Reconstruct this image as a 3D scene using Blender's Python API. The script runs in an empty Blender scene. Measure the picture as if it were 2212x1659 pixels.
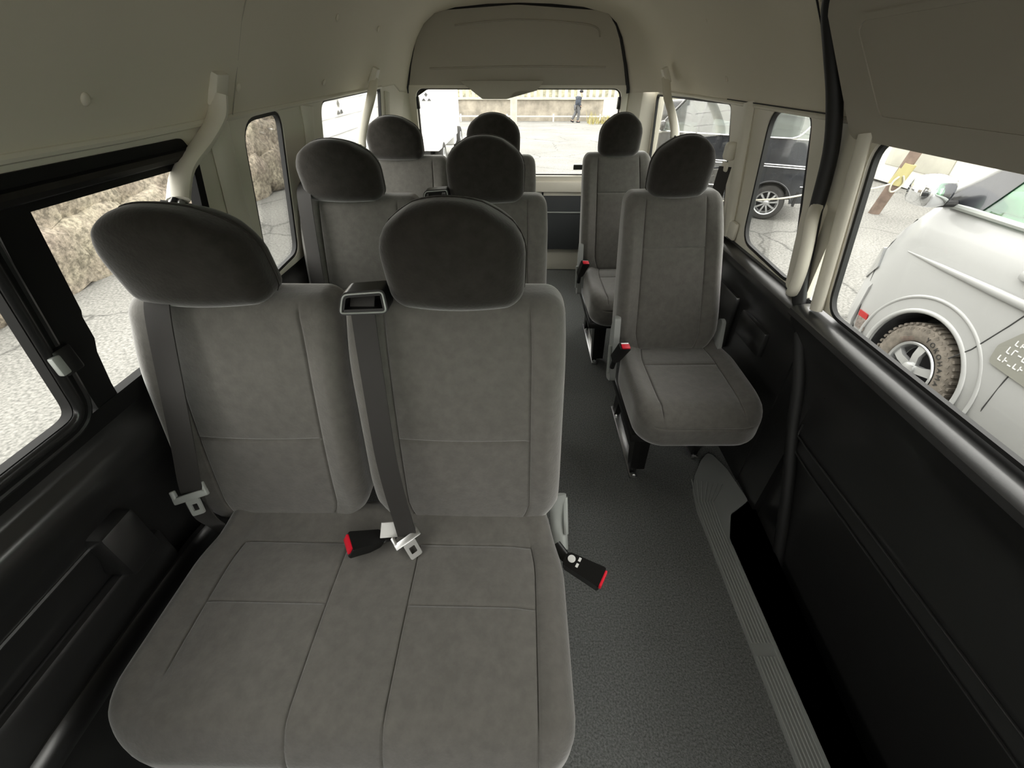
import bpy, bmesh, math, random
from mathutils import Vector, Matrix, Euler
random.seed(7)
PI = math.pi
R = math.radians
scene = bpy.context.scene
COL = scene.collection

# ------------------------------------------------------------------ materials
def mat(name, col, rough=.6, metal=0., noise=None, bump=None, sheen=0., spec=.5, col2=None, coat=0., sheen_rough=.4):
    m = bpy.data.materials.new(name); m.use_nodes = True
    nt = m.node_tree; b = nt.nodes['Principled BSDF']
    b.inputs['Base Color'].default_value = (*col, 1); b.inputs['Roughness'].default_value = rough
    b.inputs['Metallic'].default_value = metal; b.inputs['Specular IOR Level'].default_value = spec
    if sheen:
        b.inputs['Sheen Weight'].default_value = sheen; b.inputs['Sheen Roughness'].default_value = sheen_rough
    if coat: b.inputs['Coat Weight'].default_value = coat; b.inputs['Coat Roughness'].default_value = .05
    tc = nt.nodes.new('ShaderNodeTexCoord')
    if noise:
        sc, det, amt = noise
        n = nt.nodes.new('ShaderNodeTexNoise'); n.inputs['Scale'].default_value = sc; n.inputs['Detail'].default_value = det
        n.inputs['Roughness'].default_value = .6
        nt.links.new(tc.outputs['Object'], n.inputs['Vector'])
        r = nt.nodes.new('ShaderNodeValToRGB')
        a = col if col2 else tuple(c * (1 - amt) for c in col); c2 = col2 if col2 else tuple(min(1, c * (1 + amt)) for c in col)
        r.color_ramp.elements[0].position = .32; r.color_ramp.elements[1].position = .68
        r.color_ramp.elements[0].color = (*a, 1); r.color_ramp.elements[1].color = (*c2, 1)
        nt.links.new(n.outputs['Fac'], r.inputs['Fac']); nt.links.new(r.outputs['Color'], b.inputs['Base Color'])
    if bump:
        sc, st, dist = bump
        n = nt.nodes.new('ShaderNodeTexNoise'); n.inputs['Scale'].default_value = sc; n.inputs['Detail'].default_value = 3
        nt.links.new(tc.outputs['Object'], n.inputs['Vector'])
        bp = nt.nodes.new('ShaderNodeBump'); bp.inputs['Strength'].default_value = st; bp.inputs['Distance'].default_value = dist
        nt.links.new(n.outputs['Fac'], bp.inputs['Height']); nt.links.new(bp.outputs['Normal'], b.inputs['Normal'])
    return m

def glass_mat(name, tint=(1, 1, 1), refl=.06, rough=.0):
    m = bpy.data.materials.new(name); m.use_nodes = True
    nt = m.node_tree; nt.nodes.remove(nt.nodes['Principled BSDF'])
    o = nt.nodes['Material Output']
    t = nt.nodes.new('ShaderNodeBsdfTransparent'); t.inputs['Color'].default_value = (*tint, 1)
    g = nt.nodes.new('ShaderNodeBsdfGlossy'); g.inputs['Roughness'].default_value = rough
    lw = nt.nodes.new('ShaderNodeLayerWeight'); lw.inputs['Blend'].default_value = .12
    mm = nt.nodes.new('ShaderNodeMath'); mm.operation = 'MULTIPLY_ADD'; mm.inputs[1].default_value = .5; mm.inputs[2].default_value = refl
    mx = nt.nodes.new('ShaderNodeMixShader')
    nt.links.new(lw.outputs['Fresnel'], mm.inputs[0]); nt.links.new(mm.outputs[0], mx.inputs['Fac'])
    nt.links.new(t.outputs[0], mx.inputs[1]); nt.links.new(g.outputs[0], mx.inputs[2]); nt.links.new(mx.outputs[0], o.inputs['Surface'])
    return m

def stone_mat():
    m = mat('rubble_stone', (.3, .28, .24), .95)
    nt = m.node_tree; b = nt.nodes['Principled BSDF']
    tc = nt.nodes.new('ShaderNodeTexCoord')
    nz = nt.nodes.new('ShaderNodeTexNoise'); nz.inputs['Scale'].default_value = 2.2; nz.inputs['Detail'].default_value = 8
    nf = nt.nodes.new('ShaderNodeTexNoise'); nf.inputs['Scale'].default_value = 16; nf.inputs['Detail'].default_value = 6; nf.inputs['Roughness'].default_value = .7
    for n in (nz, nf): nt.links.new(tc.outputs['Object'], n.inputs['Vector'])
    r = nt.nodes.new('ShaderNodeValToRGB'); e = r.color_ramp.elements
    e[0].position = .35; e[0].color = (.27, .235, .205, 1); e[1].position = .72; e[1].color = (.35, .33, .27, 1)
    r2 = nt.nodes.new('ShaderNodeValToRGB'); e = r2.color_ramp.elements
    e[0].position = .38; e[0].color = (.42, .4, .36, 1); e[1].position = .62; e[1].color = (1.25, 1.2, 1.1, 1)
    mx = nt.nodes.new('ShaderNodeMix'); mx.data_type = 'RGBA'; mx.blend_type = 'MULTIPLY'; mx.inputs[0].default_value = 1
    nt.links.new(nz.outputs['Fac'], r.inputs['Fac']); nt.links.new(nf.outputs['Fac'], r2.inputs['Fac'])
    nt.links.new(r.outputs[0], mx.inputs[6]); nt.links.new(r2.outputs[0], mx.inputs[7]); nt.links.new(mx.outputs[2], b.inputs['Base Color'])
    bp = nt.nodes.new('ShaderNodeBump'); bp.inputs['Strength'].default_value = .7; bp.inputs['Distance'].default_value = .04
    nt.links.new(nf.outputs['Fac'], bp.inputs['Height']); nt.links.new(bp.outputs[0], b.inputs['Normal'])
    return m

def asphalt_mat():
    m = mat('asphalt', (.2, .2, .19), .9)
    nt = m.node_tree; b = nt.nodes['Principled BSDF']
    tc = nt.nodes.new('ShaderNodeTexCoord')
    n1 = nt.nodes.new('ShaderNodeTexNoise'); n1.inputs['Scale'].default_value = 38; n1.inputs['Detail'].default_value = 4
    n2 = nt.nodes.new('ShaderNodeTexNoise'); n2.inputs['Scale'].default_value = .7; n2.inputs['Detail'].default_value = 4
    v = nt.nodes.new('ShaderNodeTexVoronoi'); v.feature = 'DISTANCE_TO_EDGE'; v.inputs['Scale'].default_value = .55
    nd = nt.nodes.new('ShaderNodeTexNoise'); nd.inputs['Scale'].default_value = 2.5; nd.inputs['Detail'].default_value = 6
    add = nt.nodes.new('ShaderNodeMix'); add.data_type = 'RGBA'; add.inputs[0].default_value = .22
    for n in (n1, n2, nd): nt.links.new(tc.outputs['Object'], n.inputs['Vector'])
    nt.links.new(tc.outputs['Object'], add.inputs[6]); nt.links.new(nd.outputs['Color'], add.inputs[7]); nt.links.new(add.outputs[2], v.inputs['Vector'])
    r1 = nt.nodes.new('ShaderNodeValToRGB'); e = r1.color_ramp.elements
    e[0].position = .3; e[0].color = (.105, .104, .096, 1); e[1].position = .7; e[1].color = (.27, .266, .245, 1)
    r2 = nt.nodes.new('ShaderNodeValToRGB'); e = r2.color_ramp.elements
    e[0].position = .3; e[0].color = (.8, .8, .8, 1); e[1].position = .7; e[1].color = (1.1, 1.1, 1.1, 1)
    r3 = nt.nodes.new('ShaderNodeValToRGB'); e = r3.color_ramp.elements
    e[0].position = .0; e[0].color = (.45, .45, .45, 1); e[1].position = .012; e[1].color = (1, 1, 1, 1)
    nt.links.new(n1.outputs['Fac'], r1.inputs['Fac']); nt.links.new(n2.outputs['Fac'], r2.inputs['Fac']); nt.links.new(v.outputs['Distance'], r3.inputs['Fac'])
    m1 = nt.nodes.new('ShaderNodeMix'); m1.data_type = 'RGBA'; m1.blend_type = 'MULTIPLY'; m1.inputs[0].default_value = 1
    m2 = nt.nodes.new('ShaderNodeMix'); m2.data_type = 'RGBA'; m2.blend_type = 'MULTIPLY'; m2.inputs[0].default_value = 1
    nt.links.new(r1.outputs[0], m1.inputs[6]); nt.links.new(r2.outputs[0], m1.inputs[7])
    nt.links.new(m1.outputs[2], m2.inputs[6]); nt.links.new(r3.outputs[0], m2.inputs[7]); nt.links.new(m2.outputs[2], b.inputs['Base Color'])
    bp = nt.nodes.new('ShaderNodeBump'); bp.inputs['Strength'].default_value = .5; bp.inputs['Distance'].default_value = .01
    nt.links.new(n1.outputs['Fac'], bp.inputs['Height']); nt.links.new(bp.outputs[0], b.inputs['Normal'])
    return m

M = {}
M['velour'] = mat('grey_velour', (.132, .126, .114), .95, noise=(42, 4, .11), bump=(160, .25, .002), sheen=1., spec=.05, sheen_rough=.45)
M['velourshade'] = mat('shaded_grey_velour', (.034, .031, .027), .95, noise=(38, 4, .15), bump=(160, .25, .002), sheen=.6, spec=.05, sheen_rough=.4)  # headrest copy of the grey velour, shade put into its base colour
M['seam'] = mat('seam_thread', (.05, .05, .047), .9)
M['carpet'] = mat('charcoal_carpet', (.19, .198, .192), 1., noise=(190, 4, .42), bump=(300, .7, .004), spec=.05)
M['black'] = mat('black_plastic', (.017, .017, .017), .30, bump=(420, .06, .001), spec=.8, coat=.45)
M['black'].node_tree.nodes['Principled BSDF'].inputs['Coat Roughness'].default_value = .22
M['satin'] = mat('black_satin', (.008, .008, .008), .3, spec=.5)
M['gloss'] = mat('black_gloss_trim', (.012, .012, .012), .28, spec=.6)
M['matt'] = mat('matt_black_frame', (.007, .007, .007), .65, spec=.2)
M['rubber'] = mat('black_rubber', (.01, .01, .01), .6)
M['headliner'] = mat('greige_headliner', (.74, .70, .59), .9, bump=(600, .15, .001), spec=.2)
M['beige'] = mat('beige_plastic', (.72, .69, .59), .5, bump=(500, .08, .001), spec=.4)
M['gatepad'] = mat('greige_gate_panel', (.46, .435, .37), .8, bump=(500, .1, .001), spec=.2)
M['gatelow'] = mat('dark_grey_gate_trim', (.05, .055, .058), .6)
M['belt'] = mat('charcoal_webbing', (.028, .026, .024), .75, bump=(700, .3, .001), sheen=.1)
M['steel'] = mat('bare_steel', (.6, .6, .6), .35, 1.)
M['zinc'] = mat('grey_zinc', (.38, .40, .38), .5, .3)
M['chrome'] = mat('chrome', (.85, .86, .88), .08, 1.)
M['blackmetal'] = mat('black_metal', (.012, .012, .012), .35, .0)
M['red'] = mat('red_button', (.75, .008, .03), .4)
M['white'] = mat('white_label', (.8, .8, .78), .6)
M['plate'] = mat('grey_ribbed_plate', (.34, .355, .34), .45, bump=(300, .1, .001))
M['glass'] = glass_mat('clear_glass', (.98, .98, .97), .03)
M['greenglass'] = glass_mat('green_glass', (.6, .82, .68), .12)
M['darkglass'] = glass_mat('smoked_glass', (.40, .45, .43), .07)
M['whitepaint'] = mat('white_car_paint', (.36, .365, .36), .35, coat=.5, spec=.4)
M['truckwhite'] = mat('white_truck_panel', (.85, .85, .83), .5)
M['blackpaint'] = mat('black_car_paint', (.02, .022, .026), .2, coat=.8, noise=(5, 6, .35))
M['tyre'] = mat('dusty_tyre', (.17, .15, .125), .9, noise=(18, 4, .3))
M['tyreblack'] = mat('dark_tyre', (.035, .034, .032), .9)
M['alloy'] = mat('silver_alloy', (.55, .56, .56), .3, .7)
M['darkgap'] = mat('panel_gap', (.03, .03, .03), .8)
M['archliner'] = mat('wheel_arch_liner', (.02, .02, .022), .9, noise=(12, 4, .6))
M['stone'] = stone_mat()
M['asphalt'] = asphalt_mat()
M['concrete'] = mat('weathered_concrete', (.30, .27, .22), .95, noise=(1.6, 8, .35), bump=(20, .3, .02))
M['palecon'] = mat('pale_concrete', (.42, .41, .35), .95, noise=(1.2, 7, .2))
M['rail'] = mat('white_rail', (.62, .6, .54), .6)
M['wood'] = mat('brown_timber', (.17, .125, .10), .9, noise=(6, 6, .3))
M['yellow'] = mat('yellow_wrap', (.42, .38, .18), .7)
M['rope'] = mat('pale_rope', (.5, .48, .4), .9)
M['grass'] = mat('dry_yellow_grass', (.36, .32, .13), .95, noise=(9, 5, .4))
M['denim'] = mat('blue_grey_jacket', (.045, .053, .07), .9, noise=(14, 4, .5))
M['trouser'] = mat('grey_trousers', (.11, .11, .115), .9)
M['darkhair'] = mat('dark_cap', (.02, .02, .025), .9)
M['skin'] = mat('skin', (.5, .33, .25), .6)
M['mask'] = mat('white_mask', (.8, .8, .8), .8)
M['emblem'] = mat('dark_emblem', (.06, .06, .06), .6)
M['panelline'] = mat('pale_grey_line', (.45, .45, .44), .7)
M['sticker'] = mat('grey_sticker', (.2, .17, .15), .6, noise=(60, 4, .4))
M['stickerred'] = mat('sticker_red', (.36, .01, .012), .5)
M['lampglass'] = mat('headlamp_lens', (.35, .36, .36), .12, .4, coat=1.)
M['carseat'] = mat('pale_car_seat', (.5, .52, .48), .9)
M['emblemgrey'] = mat('grey_door_badge', (.24, .24, .21), .5)
M['hill'] = mat('scrub_hillside', (.2, .19, .13), 1., noise=(3, 8, .5))

# ------------------------------------------------------------------ helpers
def link(name, me, m=None, parent=None, smooth=True):
    o = bpy.data.objects.new(name, me); COL.objects.link(o)
    if m is not None and not me.materials: me.materials.append(M[m] if isinstance(m, str) else m)
    if smooth:
        for p in me.polygons: p.use_smooth = True
        me.set_sharp_from_angle(angle=R(38))
    if parent is not None: o.parent = parent
    return o

def finish(bm, name, m, parent=None, smooth=True):
    bmesh.ops.recalc_face_normals(bm, faces=bm.faces)
    me = bpy.data.meshes.new(name); bm.to_mesh(me); bm.free()
    return link(name, me, m, parent, smooth)

def tag(o, label=None, cat=None, group=None, kind=None):
    if label: o['label'] = label
    if cat: o['category'] = cat
    if group: o['group'] = group
    if kind: o['kind'] = kind
    return o

def at(o, root):
    """parent a part built in world coordinates under an unrotated root"""
    BAKE.append((o, -root.location)); o.parent = root; return o
BAKE = []
def bake_all():
    done = set()
    def sh(q, d):
        if q.data.name not in done:
            done.add(q.data.name); q.data.transform(Matrix.Translation(d))
        for c in q.children: sh(c, d)
    for o, d in BAKE: sh(o, d)

def empty(name, loc=(0, 0, 0), rot=(0, 0, 0)):
    o = bpy.data.objects.new(name, None); COL.objects.link(o); o.location = loc; o.rotation_euler = rot
    o.empty_display_size = .1
    return o

def copy_tree(o, parent=None):
    c = o.copy(); COL.objects.link(c)
    if parent is not None: c.parent = parent
    for ch in list(o.children): copy_tree(ch, c)
    return c

def bbox(bm, c, s, rot=None, bev=0., seg=2):
    r = bmesh.ops.create_cube(bm, size=1.)
    vs = r['verts']
    mt = Matrix.Translation(Vector(c)) @ (Euler(rot).to_matrix().to_4x4() if rot else Matrix.Identity(4)) @ Matrix.Diagonal((*s, 1))
    bmesh.ops.transform(bm, matrix=mt, verts=vs)
    if bev:
        es = list({e for v in vs for e in v.link_edges})
        bmesh.ops.bevel(bm, geom=es, offset=bev, segments=seg, affect='EDGES', profile=.5)

def box_obj(name, c, s, m, parent=None, rot=None, bev=0.):
    bm = bmesh.new(); bbox(bm, c, s, rot, bev); return finish(bm, name, m, parent)

def tube(bm, pts, r, n=10, flat=None, closed=False):
    """swept tube; r a number or list; flat=(a,b) scale of the two cross axes with frame from up vector"""
    pts = [Vector(p) for p in pts]; k = len(pts); rings = []
    up = Vector((0, 0, 1))
    prev = None
    for i, p in enumerate(pts):
        a = pts[i - 1] if (i > 0 or closed) else p; b = pts[(i + 1) % k] if (i < k - 1 or closed) else p
        t = (b - a).normalized()
        if prev is None:
            u = up if abs(t.dot(up)) < .95 else Vector((1, 0, 0))
            s = t.cross(u).normalized()
        else:
            s = (prev - t * prev.dot(t)).normalized()
        prev = s; w = s.cross(t).normalized()
        rr = r[i] if isinstance(r, (list, tuple)) else r
        fa, fb = flat if flat else (1, 1)
        rings.append([bm.verts.new(p + rr * (math.cos(2 * PI * j / n) * s * fa + math.sin(2 * PI * j / n) * w * fb)) for j in range(n)])
    for i in range(k if closed else k - 1):
        A, B = rings[i], rings[(i + 1) % k]
        for j in range(n): bm.faces.new((A[j], A[(j + 1) % n], B[(j + 1) % n], B[j]))
    if not closed:
        bm.faces.new(rings[0][::-1]); bm.faces.new(rings[-1])

def smooth_path(pts, n=6):
    """Catmull-Rom"""
    P = [Vector(p) for p in pts]; out = []
    for i in range(len(P) - 1):
        p0 = P[max(0, i - 1)]; p1 = P[i]; p2 = P[i + 1]; p3 = P[min(len(P) - 1, i + 2)]
        for j in range(n):
            t = j / n
            out.append(.5 * ((2 * p1) + (p2 - p0) * t + (2 * p0 - 5 * p1 + 4 * p2 - p3) * t * t + (3 * p1 - p0 - 3 * p2 + p3) * t ** 3))
    out.append(P[-1]); return out

def tube_obj(name, pts, r, m, parent=None, n=10, flat=None, sm=0, closed=False):
    bm = bmesh.new(); tube(bm, smooth_path(pts, sm) if sm else pts, r, n, flat, closed); return finish(bm, name, m, parent)

def ribbon(bm, pts, wdir, w, th):
    pts = [Vector(p) for p in pts]; rings = []
    for i, p in enumerate(pts):
        a = pts[max(0, i - 1)]; b = pts[min(len(pts) - 1, i + 1)]
        t = (b - a).normalized()
        wd = Vector(wdir[i] if isinstance(wdir, list) else wdir); wd = (wd - t * wd.dot(t)).normalized()
        nn = t.cross(wd)
        rings.append([bm.verts.new(p + wd * w / 2 * sx + nn * th / 2 * sy) for sx, sy in ((-1, -1), (1, -1), (1, 1), (-1, 1))])
    for A, B in zip(rings, rings[1:]):
        for j in range(4): bm.faces.new((A[j], A[(j + 1) % 4], B[(j + 1) % 4], B[j]))
    bm.faces.new(rings[0][::-1]); bm.faces.new(rings[-1])

def rpoly(pts, rad, n=7):
    """round the corners of a polygon (2D)"""
    out = []; k = len(pts)
    for i in range(k):
        p = Vector(pts[i]); a = Vector(pts[i - 1]); b = Vector(pts[(i + 1) % k])
        r = rad[i] if isinstance(rad, (list, tuple)) else rad
        if r <= 0: out.append(tuple(p)); continue
        da = (a - p); db = (b - p); la, lb = da.length, db.length
        da.normalize(); db.normalize()
        ang = math.acos(max(-1, min(1, da.dot(db)))); d = min(r / math.tan(ang / 2), la * .48, lb * .48)
        p1 = p + da * d; p2 = p + db * d
        for j in range(n + 1):
            t = j / n
            q = (1 - t) ** 2 * p1 + 2 * t * (1 - t) * p + t * t * p2
            out.append(tuple(q))
    return out

def prism(bm, poly, f0, f1):
    """poly 2D list; f0,f1 map (a,b)->3D for both caps"""
    A = [bm.verts.new(f0(*p)) for p in poly]; B = [bm.verts.new(f1(*p)) for p in poly]
    n = len(poly)
    fa = bm.faces.new(A); fb = bm.faces.new(B[::-1])
    for i in range(n): bm.faces.new((A[i], B[i], B[(i + 1) % n], A[(i + 1) % n]))
    return fa, fb

def prism_obj(name, poly, f0, f1, m, parent=None, smooth=True):
    bm = bmesh.new(); fa, fb = prism(bm, poly, f0, f1)
    bmesh.ops.triangulate(bm, faces=[fa, fb], ngon_method='EAR_CLIP')
    return finish(bm, name, m, parent, smooth)

def strip_frame(name, outer, inner, f0, f1, m, parent=None):
    """ring prism between two loops of equal count"""
    bm = bmesh.new(); n = len(outer)
    L = [[bm.verts.new(f(*p)) for p in lp] for f in (f0, f1) for lp in (outer, inner)]
    O0, I0, O1, I1 = L
    for i in range(n):
        j = (i + 1) % n
        for q in ((O0[i], O0[j], I0[j], I0[i]), (O1[i], I1[i], I1[j], O1[j]), (O0[i], O1[i], O1[j], O0[j]), (I0[i], I0[j], I1[j], I1[i])): bm.faces.new(q)
    return finish(bm, name, m, parent)

def scale_loop(lp, d):
    """offset a convex-ish loop inwards by d"""
    out = []; n = len(lp)
    area = sum(lp[i][0] * lp[(i + 1) % n][1] - lp[(i + 1) % n][0] * lp[i][1] for i in range(n))
    sgn = 1 if area > 0 else -1
    for i in range(n):
        a = Vector(lp[i - 1]); b = Vector(lp[(i + 1) % n]); t = (b - a).normalized()
        nrm = Vector((-t.y, t.x)) * sgn
        p = Vector(lp[i]) + nrm * d; out.append((p.x, p.y))
    return out

def cut(o, bms):
    """subtract closed bmeshes from a mesh object, result is a plain mesh"""
    par = o.parent; o.parent = None
    cutters = []
    for bm in bms:
        bmesh.ops.recalc_face_normals(bm, faces=bm.faces)
        me = bpy.data.meshes.new('cut'); bm.to_mesh(me); bm.free()
        c = bpy.data.objects.new('cut', me); COL.objects.link(c); cutters.append(c)
        md = o.modifiers.new('b', 'BOOLEAN'); md.object = c; md.operation = 'DIFFERENCE'; md.solver = 'EXACT'
    bpy.context.view_layer.update()
    dg = bpy.context.evaluated_depsgraph_get()
    me = bpy.data.meshes.new_from_object(o.evaluated_get(dg))
    o.modifiers.clear(); old = o.data; o.data = me; bpy.data.meshes.remove(old); o.parent = par
    for c in cutters:
        me2 = c.data; bpy.data.objects.remove(c); bpy.data.meshes.remove(me2)
    for p in me.polygons: p.use_smooth = True
    me.set_sharp_from_angle(angle=R(38))

def lathe(bm, prof, axis, c, n=32, closed=True):
    """prof: list of (r, a) around axis ('x','y','z') through c"""
    rings = []
    for r, a in prof:
        ring = []
        for j in range(n):
            t = 2 * PI * j / n; u, v = r * math.cos(t), r * math.sin(t)
            p = {'x': (a, u, v), 'y': (u, a, v), 'z': (u, v, a)}[axis]
            ring.append(bm.verts.new(Vector(c) + Vector(p)))
        rings.append(ring)
    for A, B in zip(rings, rings[1:]):
        for j in range(n): bm.faces.new((A[j], A[(j + 1) % n], B[(j + 1) % n], B[j]))
    if closed: bm.faces.new(rings[0]); bm.faces.new(rings[-1])

def text_obj(name, s, size, mtx, m, parent=None, depth=.001):
    cu = bpy.data.curves.new(name, 'FONT'); cu.body = s; cu.size = size; cu.extrude = depth; cu.align_x = 'CENTER'; cu.align_y = 'CENTER'
    o = bpy.data.objects.new(name, cu); COL.objects.link(o)
    bpy.context.view_layer.update()
    me = bpy.data.meshes.new_from_object(o.evaluated_get(bpy.context.evaluated_depsgraph_get()))
    bpy.data.objects.remove(o); bpy.data.curves.remove(cu)
    me.transform(mtx); me.materials.clear()
    return link(name, me, m, parent, False)

# ------------------------------------------------------------------ upholstery
def axis_lines(L, r, step, extra):
    half = L / 2; ls = []
    for k in range(5):
        a = math.tan(R(45) * k / 4) * r
        ls += [half - r + a, -(half - r + a)]
    n = max(2, int((L - 2 * r) / step)); ls += [-(half - r) + (L - 2 * r) * i / n for i in range(n + 1)]
    for g, w in extra:
        ls += [g - 2 * w, g - w, g - w / 2, g, g + w / 2, g + w, g + 2 * w]
    ls = sorted(x for x in ls if -half - 1e-9 <= x <= half + 1e-9)
    out = [ls[0]]
    for x in ls[1:]:
        if x - out[-1] > .0006: out.append(x)
    out[-1] = half
    return out

def sstep(a, b, x):
    t = max(0, min(1, (x - a) / (b - a))); return t * t * (3 - 2 * t)

def pad(name, size, r, deform, grooves=(), m='velour', parent=None, step=.03, plan=None):
    """soft rounded block; grooves: (face 'z+','y-'.., axis 0/1/2, pos, lo, hi, depth, width) lo/hi along the other in-face axis"""
    ex = {0: [], 1: [], 2: []}
    for f, ax, pos, lo, hi, d, w in grooves: ex[ax].append((pos, w))
    lines = [axis_lines(size[i], r, step, ex[i]) for i in range(3)]
    bm = bmesh.new(); half = [s / 2 for s in size]; nrm = {}
    def mapv(p, face):
        fa = 'xyz'.index(face[0]); fs = 1 if face[1] == '+' else -1
        q = Vector(p)
        inner = Vector([max(-(half[i] - r), min(half[i] - r, q[i])) for i in range(3)])
        d = q - inner
        if plan:
            # fillet in the (distance to outline, height) plane, then round the outline itself
            ex, ey = half[0] - abs(p[0]), half[1] - abs(p[1]); e = min(ex, ey)
            iz = max(-(half[2] - r), min(half[2] - r, p[2])); dv = Vector((max(0, r - e), p[2] - iz))
            if dv.length > 1e-9:
                dv = dv.normalized() * r; e2 = (r - dv.x) if e < r else e; z2 = iz + dv.y
            else: e2, z2 = e, p[2]
            X, Y = half[0] - max(ex, e2), half[1] - max(ey, e2)
            Rr = plan(p[0], p[1])
            qx, qy = max(0, X - (half[0] - Rr)), max(0, Y - (half[1] - Rr))
            if qx > 0 and qy > 0:
                k_ = max(qx, qy) / math.hypot(qx, qy); X = half[0] - Rr + qx * k_; Y = half[1] - Rr + qy * k_
            q = Vector((math.copysign(max(0, X), p[0]), math.copysign(max(0, Y), p[1]), z2))
        elif d.length > 1e-9: q = inner + d.normalized() * r
        disp = 0
        for f, ax, pos, lo, hi, dep, w in grooves:
            if f != face: continue
            oa = [i for i in range(3) if i != fa and i != ax][0]
            mk = sstep(lo - .006, lo + .006, p[oa]) * (1 - sstep(hi - .006, hi + .006, p[oa]))
            disp = max(disp, dep * mk * math.exp(-((p[ax] - pos) / (w * .75)) ** 2))
        if disp: q = q - (d.normalized() if d.length > 1e-9 else Vector((0, 0, 0))) * disp
        return Vector(deform(*q))
    for fa in range(3):
        a, b = [i for i in range(3) if i != fa]
        for fs in (1, -1):
            face = 'xyz'[fa] + ('+' if fs > 0 else '-')
            grid = []
            for la in lines[a]:
                row = []
                for lb in lines[b]:
                    p = [0, 0, 0]; p[fa] = fs * half[fa]; p[a] = la; p[b] = lb
                    row.append(bm.verts.new(mapv(p, face)))
                grid.append(row)
            for i in range(len(grid) - 1):
                for j in range(len(grid[0]) - 1):
                    bm.faces.new((grid[i][j], grid[i + 1][j], grid[i + 1][j + 1], grid[i][j + 1]))
    bmesh.ops.remove_doubles(bm, verts=bm.verts, dist=.00005)
    bmesh.ops.recalc_face_normals(bm, faces=bm.faces)
    me = bpy.data.meshes.new(name); bm.to_mesh(me); bm.free()
    o = link(name, me, m, parent, False)
    for p in me.polygons: p.use_smooth = True
    return o

GD, GW = .0055, .0036

def make_headrest(parent, cx, y, z, w=.272, h=.228, name='headrest'):
    """bottom centre at cx,y,z"""
    def df(px, py, pz):
        u = px / (w / 2); t = pz / (h / 2)
        if t > 0:
            k = .46
            uu = u * math.sqrt(max(0, 1 - k * 1.55 * t * t * .9)); tt = t * math.sqrt(max(0, 1 - .36 * u * u))
        else:
            uu = u * (1 - .02 * t * t); tt = t * (1 - .02 * u * u)
        X = uu * w / 2; Z = tt * h / 2 + h / 2
        Y = py * (1 - .12 * max(0, t)) - .012 * (1 - u * u) - .020 * t + .012 * u * u
        return (cx + X, y + Y, z + Z)
    o = pad(name, (w, .105, h), .038, df, m='velourshade', parent=parent, step=.02)
    # side welt running round the cushion just behind its front face
    pts = []
    for k in range(40):
        a = 2 * PI * k / 40
        c, s = math.cos(a), math.sin(a)
        m_ = max(abs(c), abs(s)); px, pz = c / m_ * w / 2, s / m_ * h / 2
        ip = (max(-(w / 2 - .038), min(w / 2 - .038, px)), max(-(h / 2 - .038), min(h / 2 - .038, pz)))
        d = Vector((px - ip[0], pz - ip[1])); d = d.normalized() * .0385 if d.length > 0 else d
        p = df(ip[0] + d.x, .006, ip[1] + d.y)
        pts.append(p)
    tube_obj('welt', pts, .0022, 'velourshade', o, 6, closed=True)
    for sx in (-.062, .062):
        bm = bmesh.new(); tube(bm, [(cx + sx, y + .004, z + .03), (cx + sx, y + .012, z - .05)], .0065, 10); finish(bm, 'headrest_post', 'chrome', o)
        bm = bmesh.new(); lathe(bm, [(.016, 0), (.016, .008), (.009, .011)], 'z', (cx + sx, y + .009, z - .0155)); finish(bm, 'post_sleeve', 'satin', o)
    return o

def make_back(parent, xb, xt, wb, wt, yb, yt, zb, zt, seams, cross, name='backrest', taper_lo=.35):
    """leaning backrest: xb/xt centre bottom/top, wb/wt width, y of the FRONT face at bottom/top"""
    H = zt - zb; W = max(wb, wt); T = .115
    def df(px, py, pz):
        t = pz / H + .5
        w = wb + (wt - wb) * t
        # bottom tucks in
        k = 1 - .16 * (1 - sstep(0, .16, t)) - .02 * sstep(.8, 1, t)
        bulge = .022 * sstep(.60, .86, abs(px) / (W / 2)) * sstep(.02, .3, t) * (1 - sstep(.7, 1., t))
        belly = -.016 * math.sin(PI * min(1, t * 1.1)) * (1 - (px / (W / 2)) ** 2) * (1 if py < 0 else 0)
        x = xb + (xt - xb) * t + px * (w / W) * k
        y = yb + (yt - yb) * t + T / 2 + py + (belly - bulge if py < 0 else 0)
        return (x, y, zb + t * H)
    gr = []
    for s in seams: gr.append(('y-', 0, s * W / 2, -H / 2 + .01, H / 2 - .015, GD, GW))
    if cross is not None: gr.append(('y-', 2, (cross - .5) * H, seams[0] * W / 2, seams[1] * W / 2, GD, GW))
    return pad(name, (W, T, H), .042, df, gr, parent=parent, step=.022)

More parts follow.
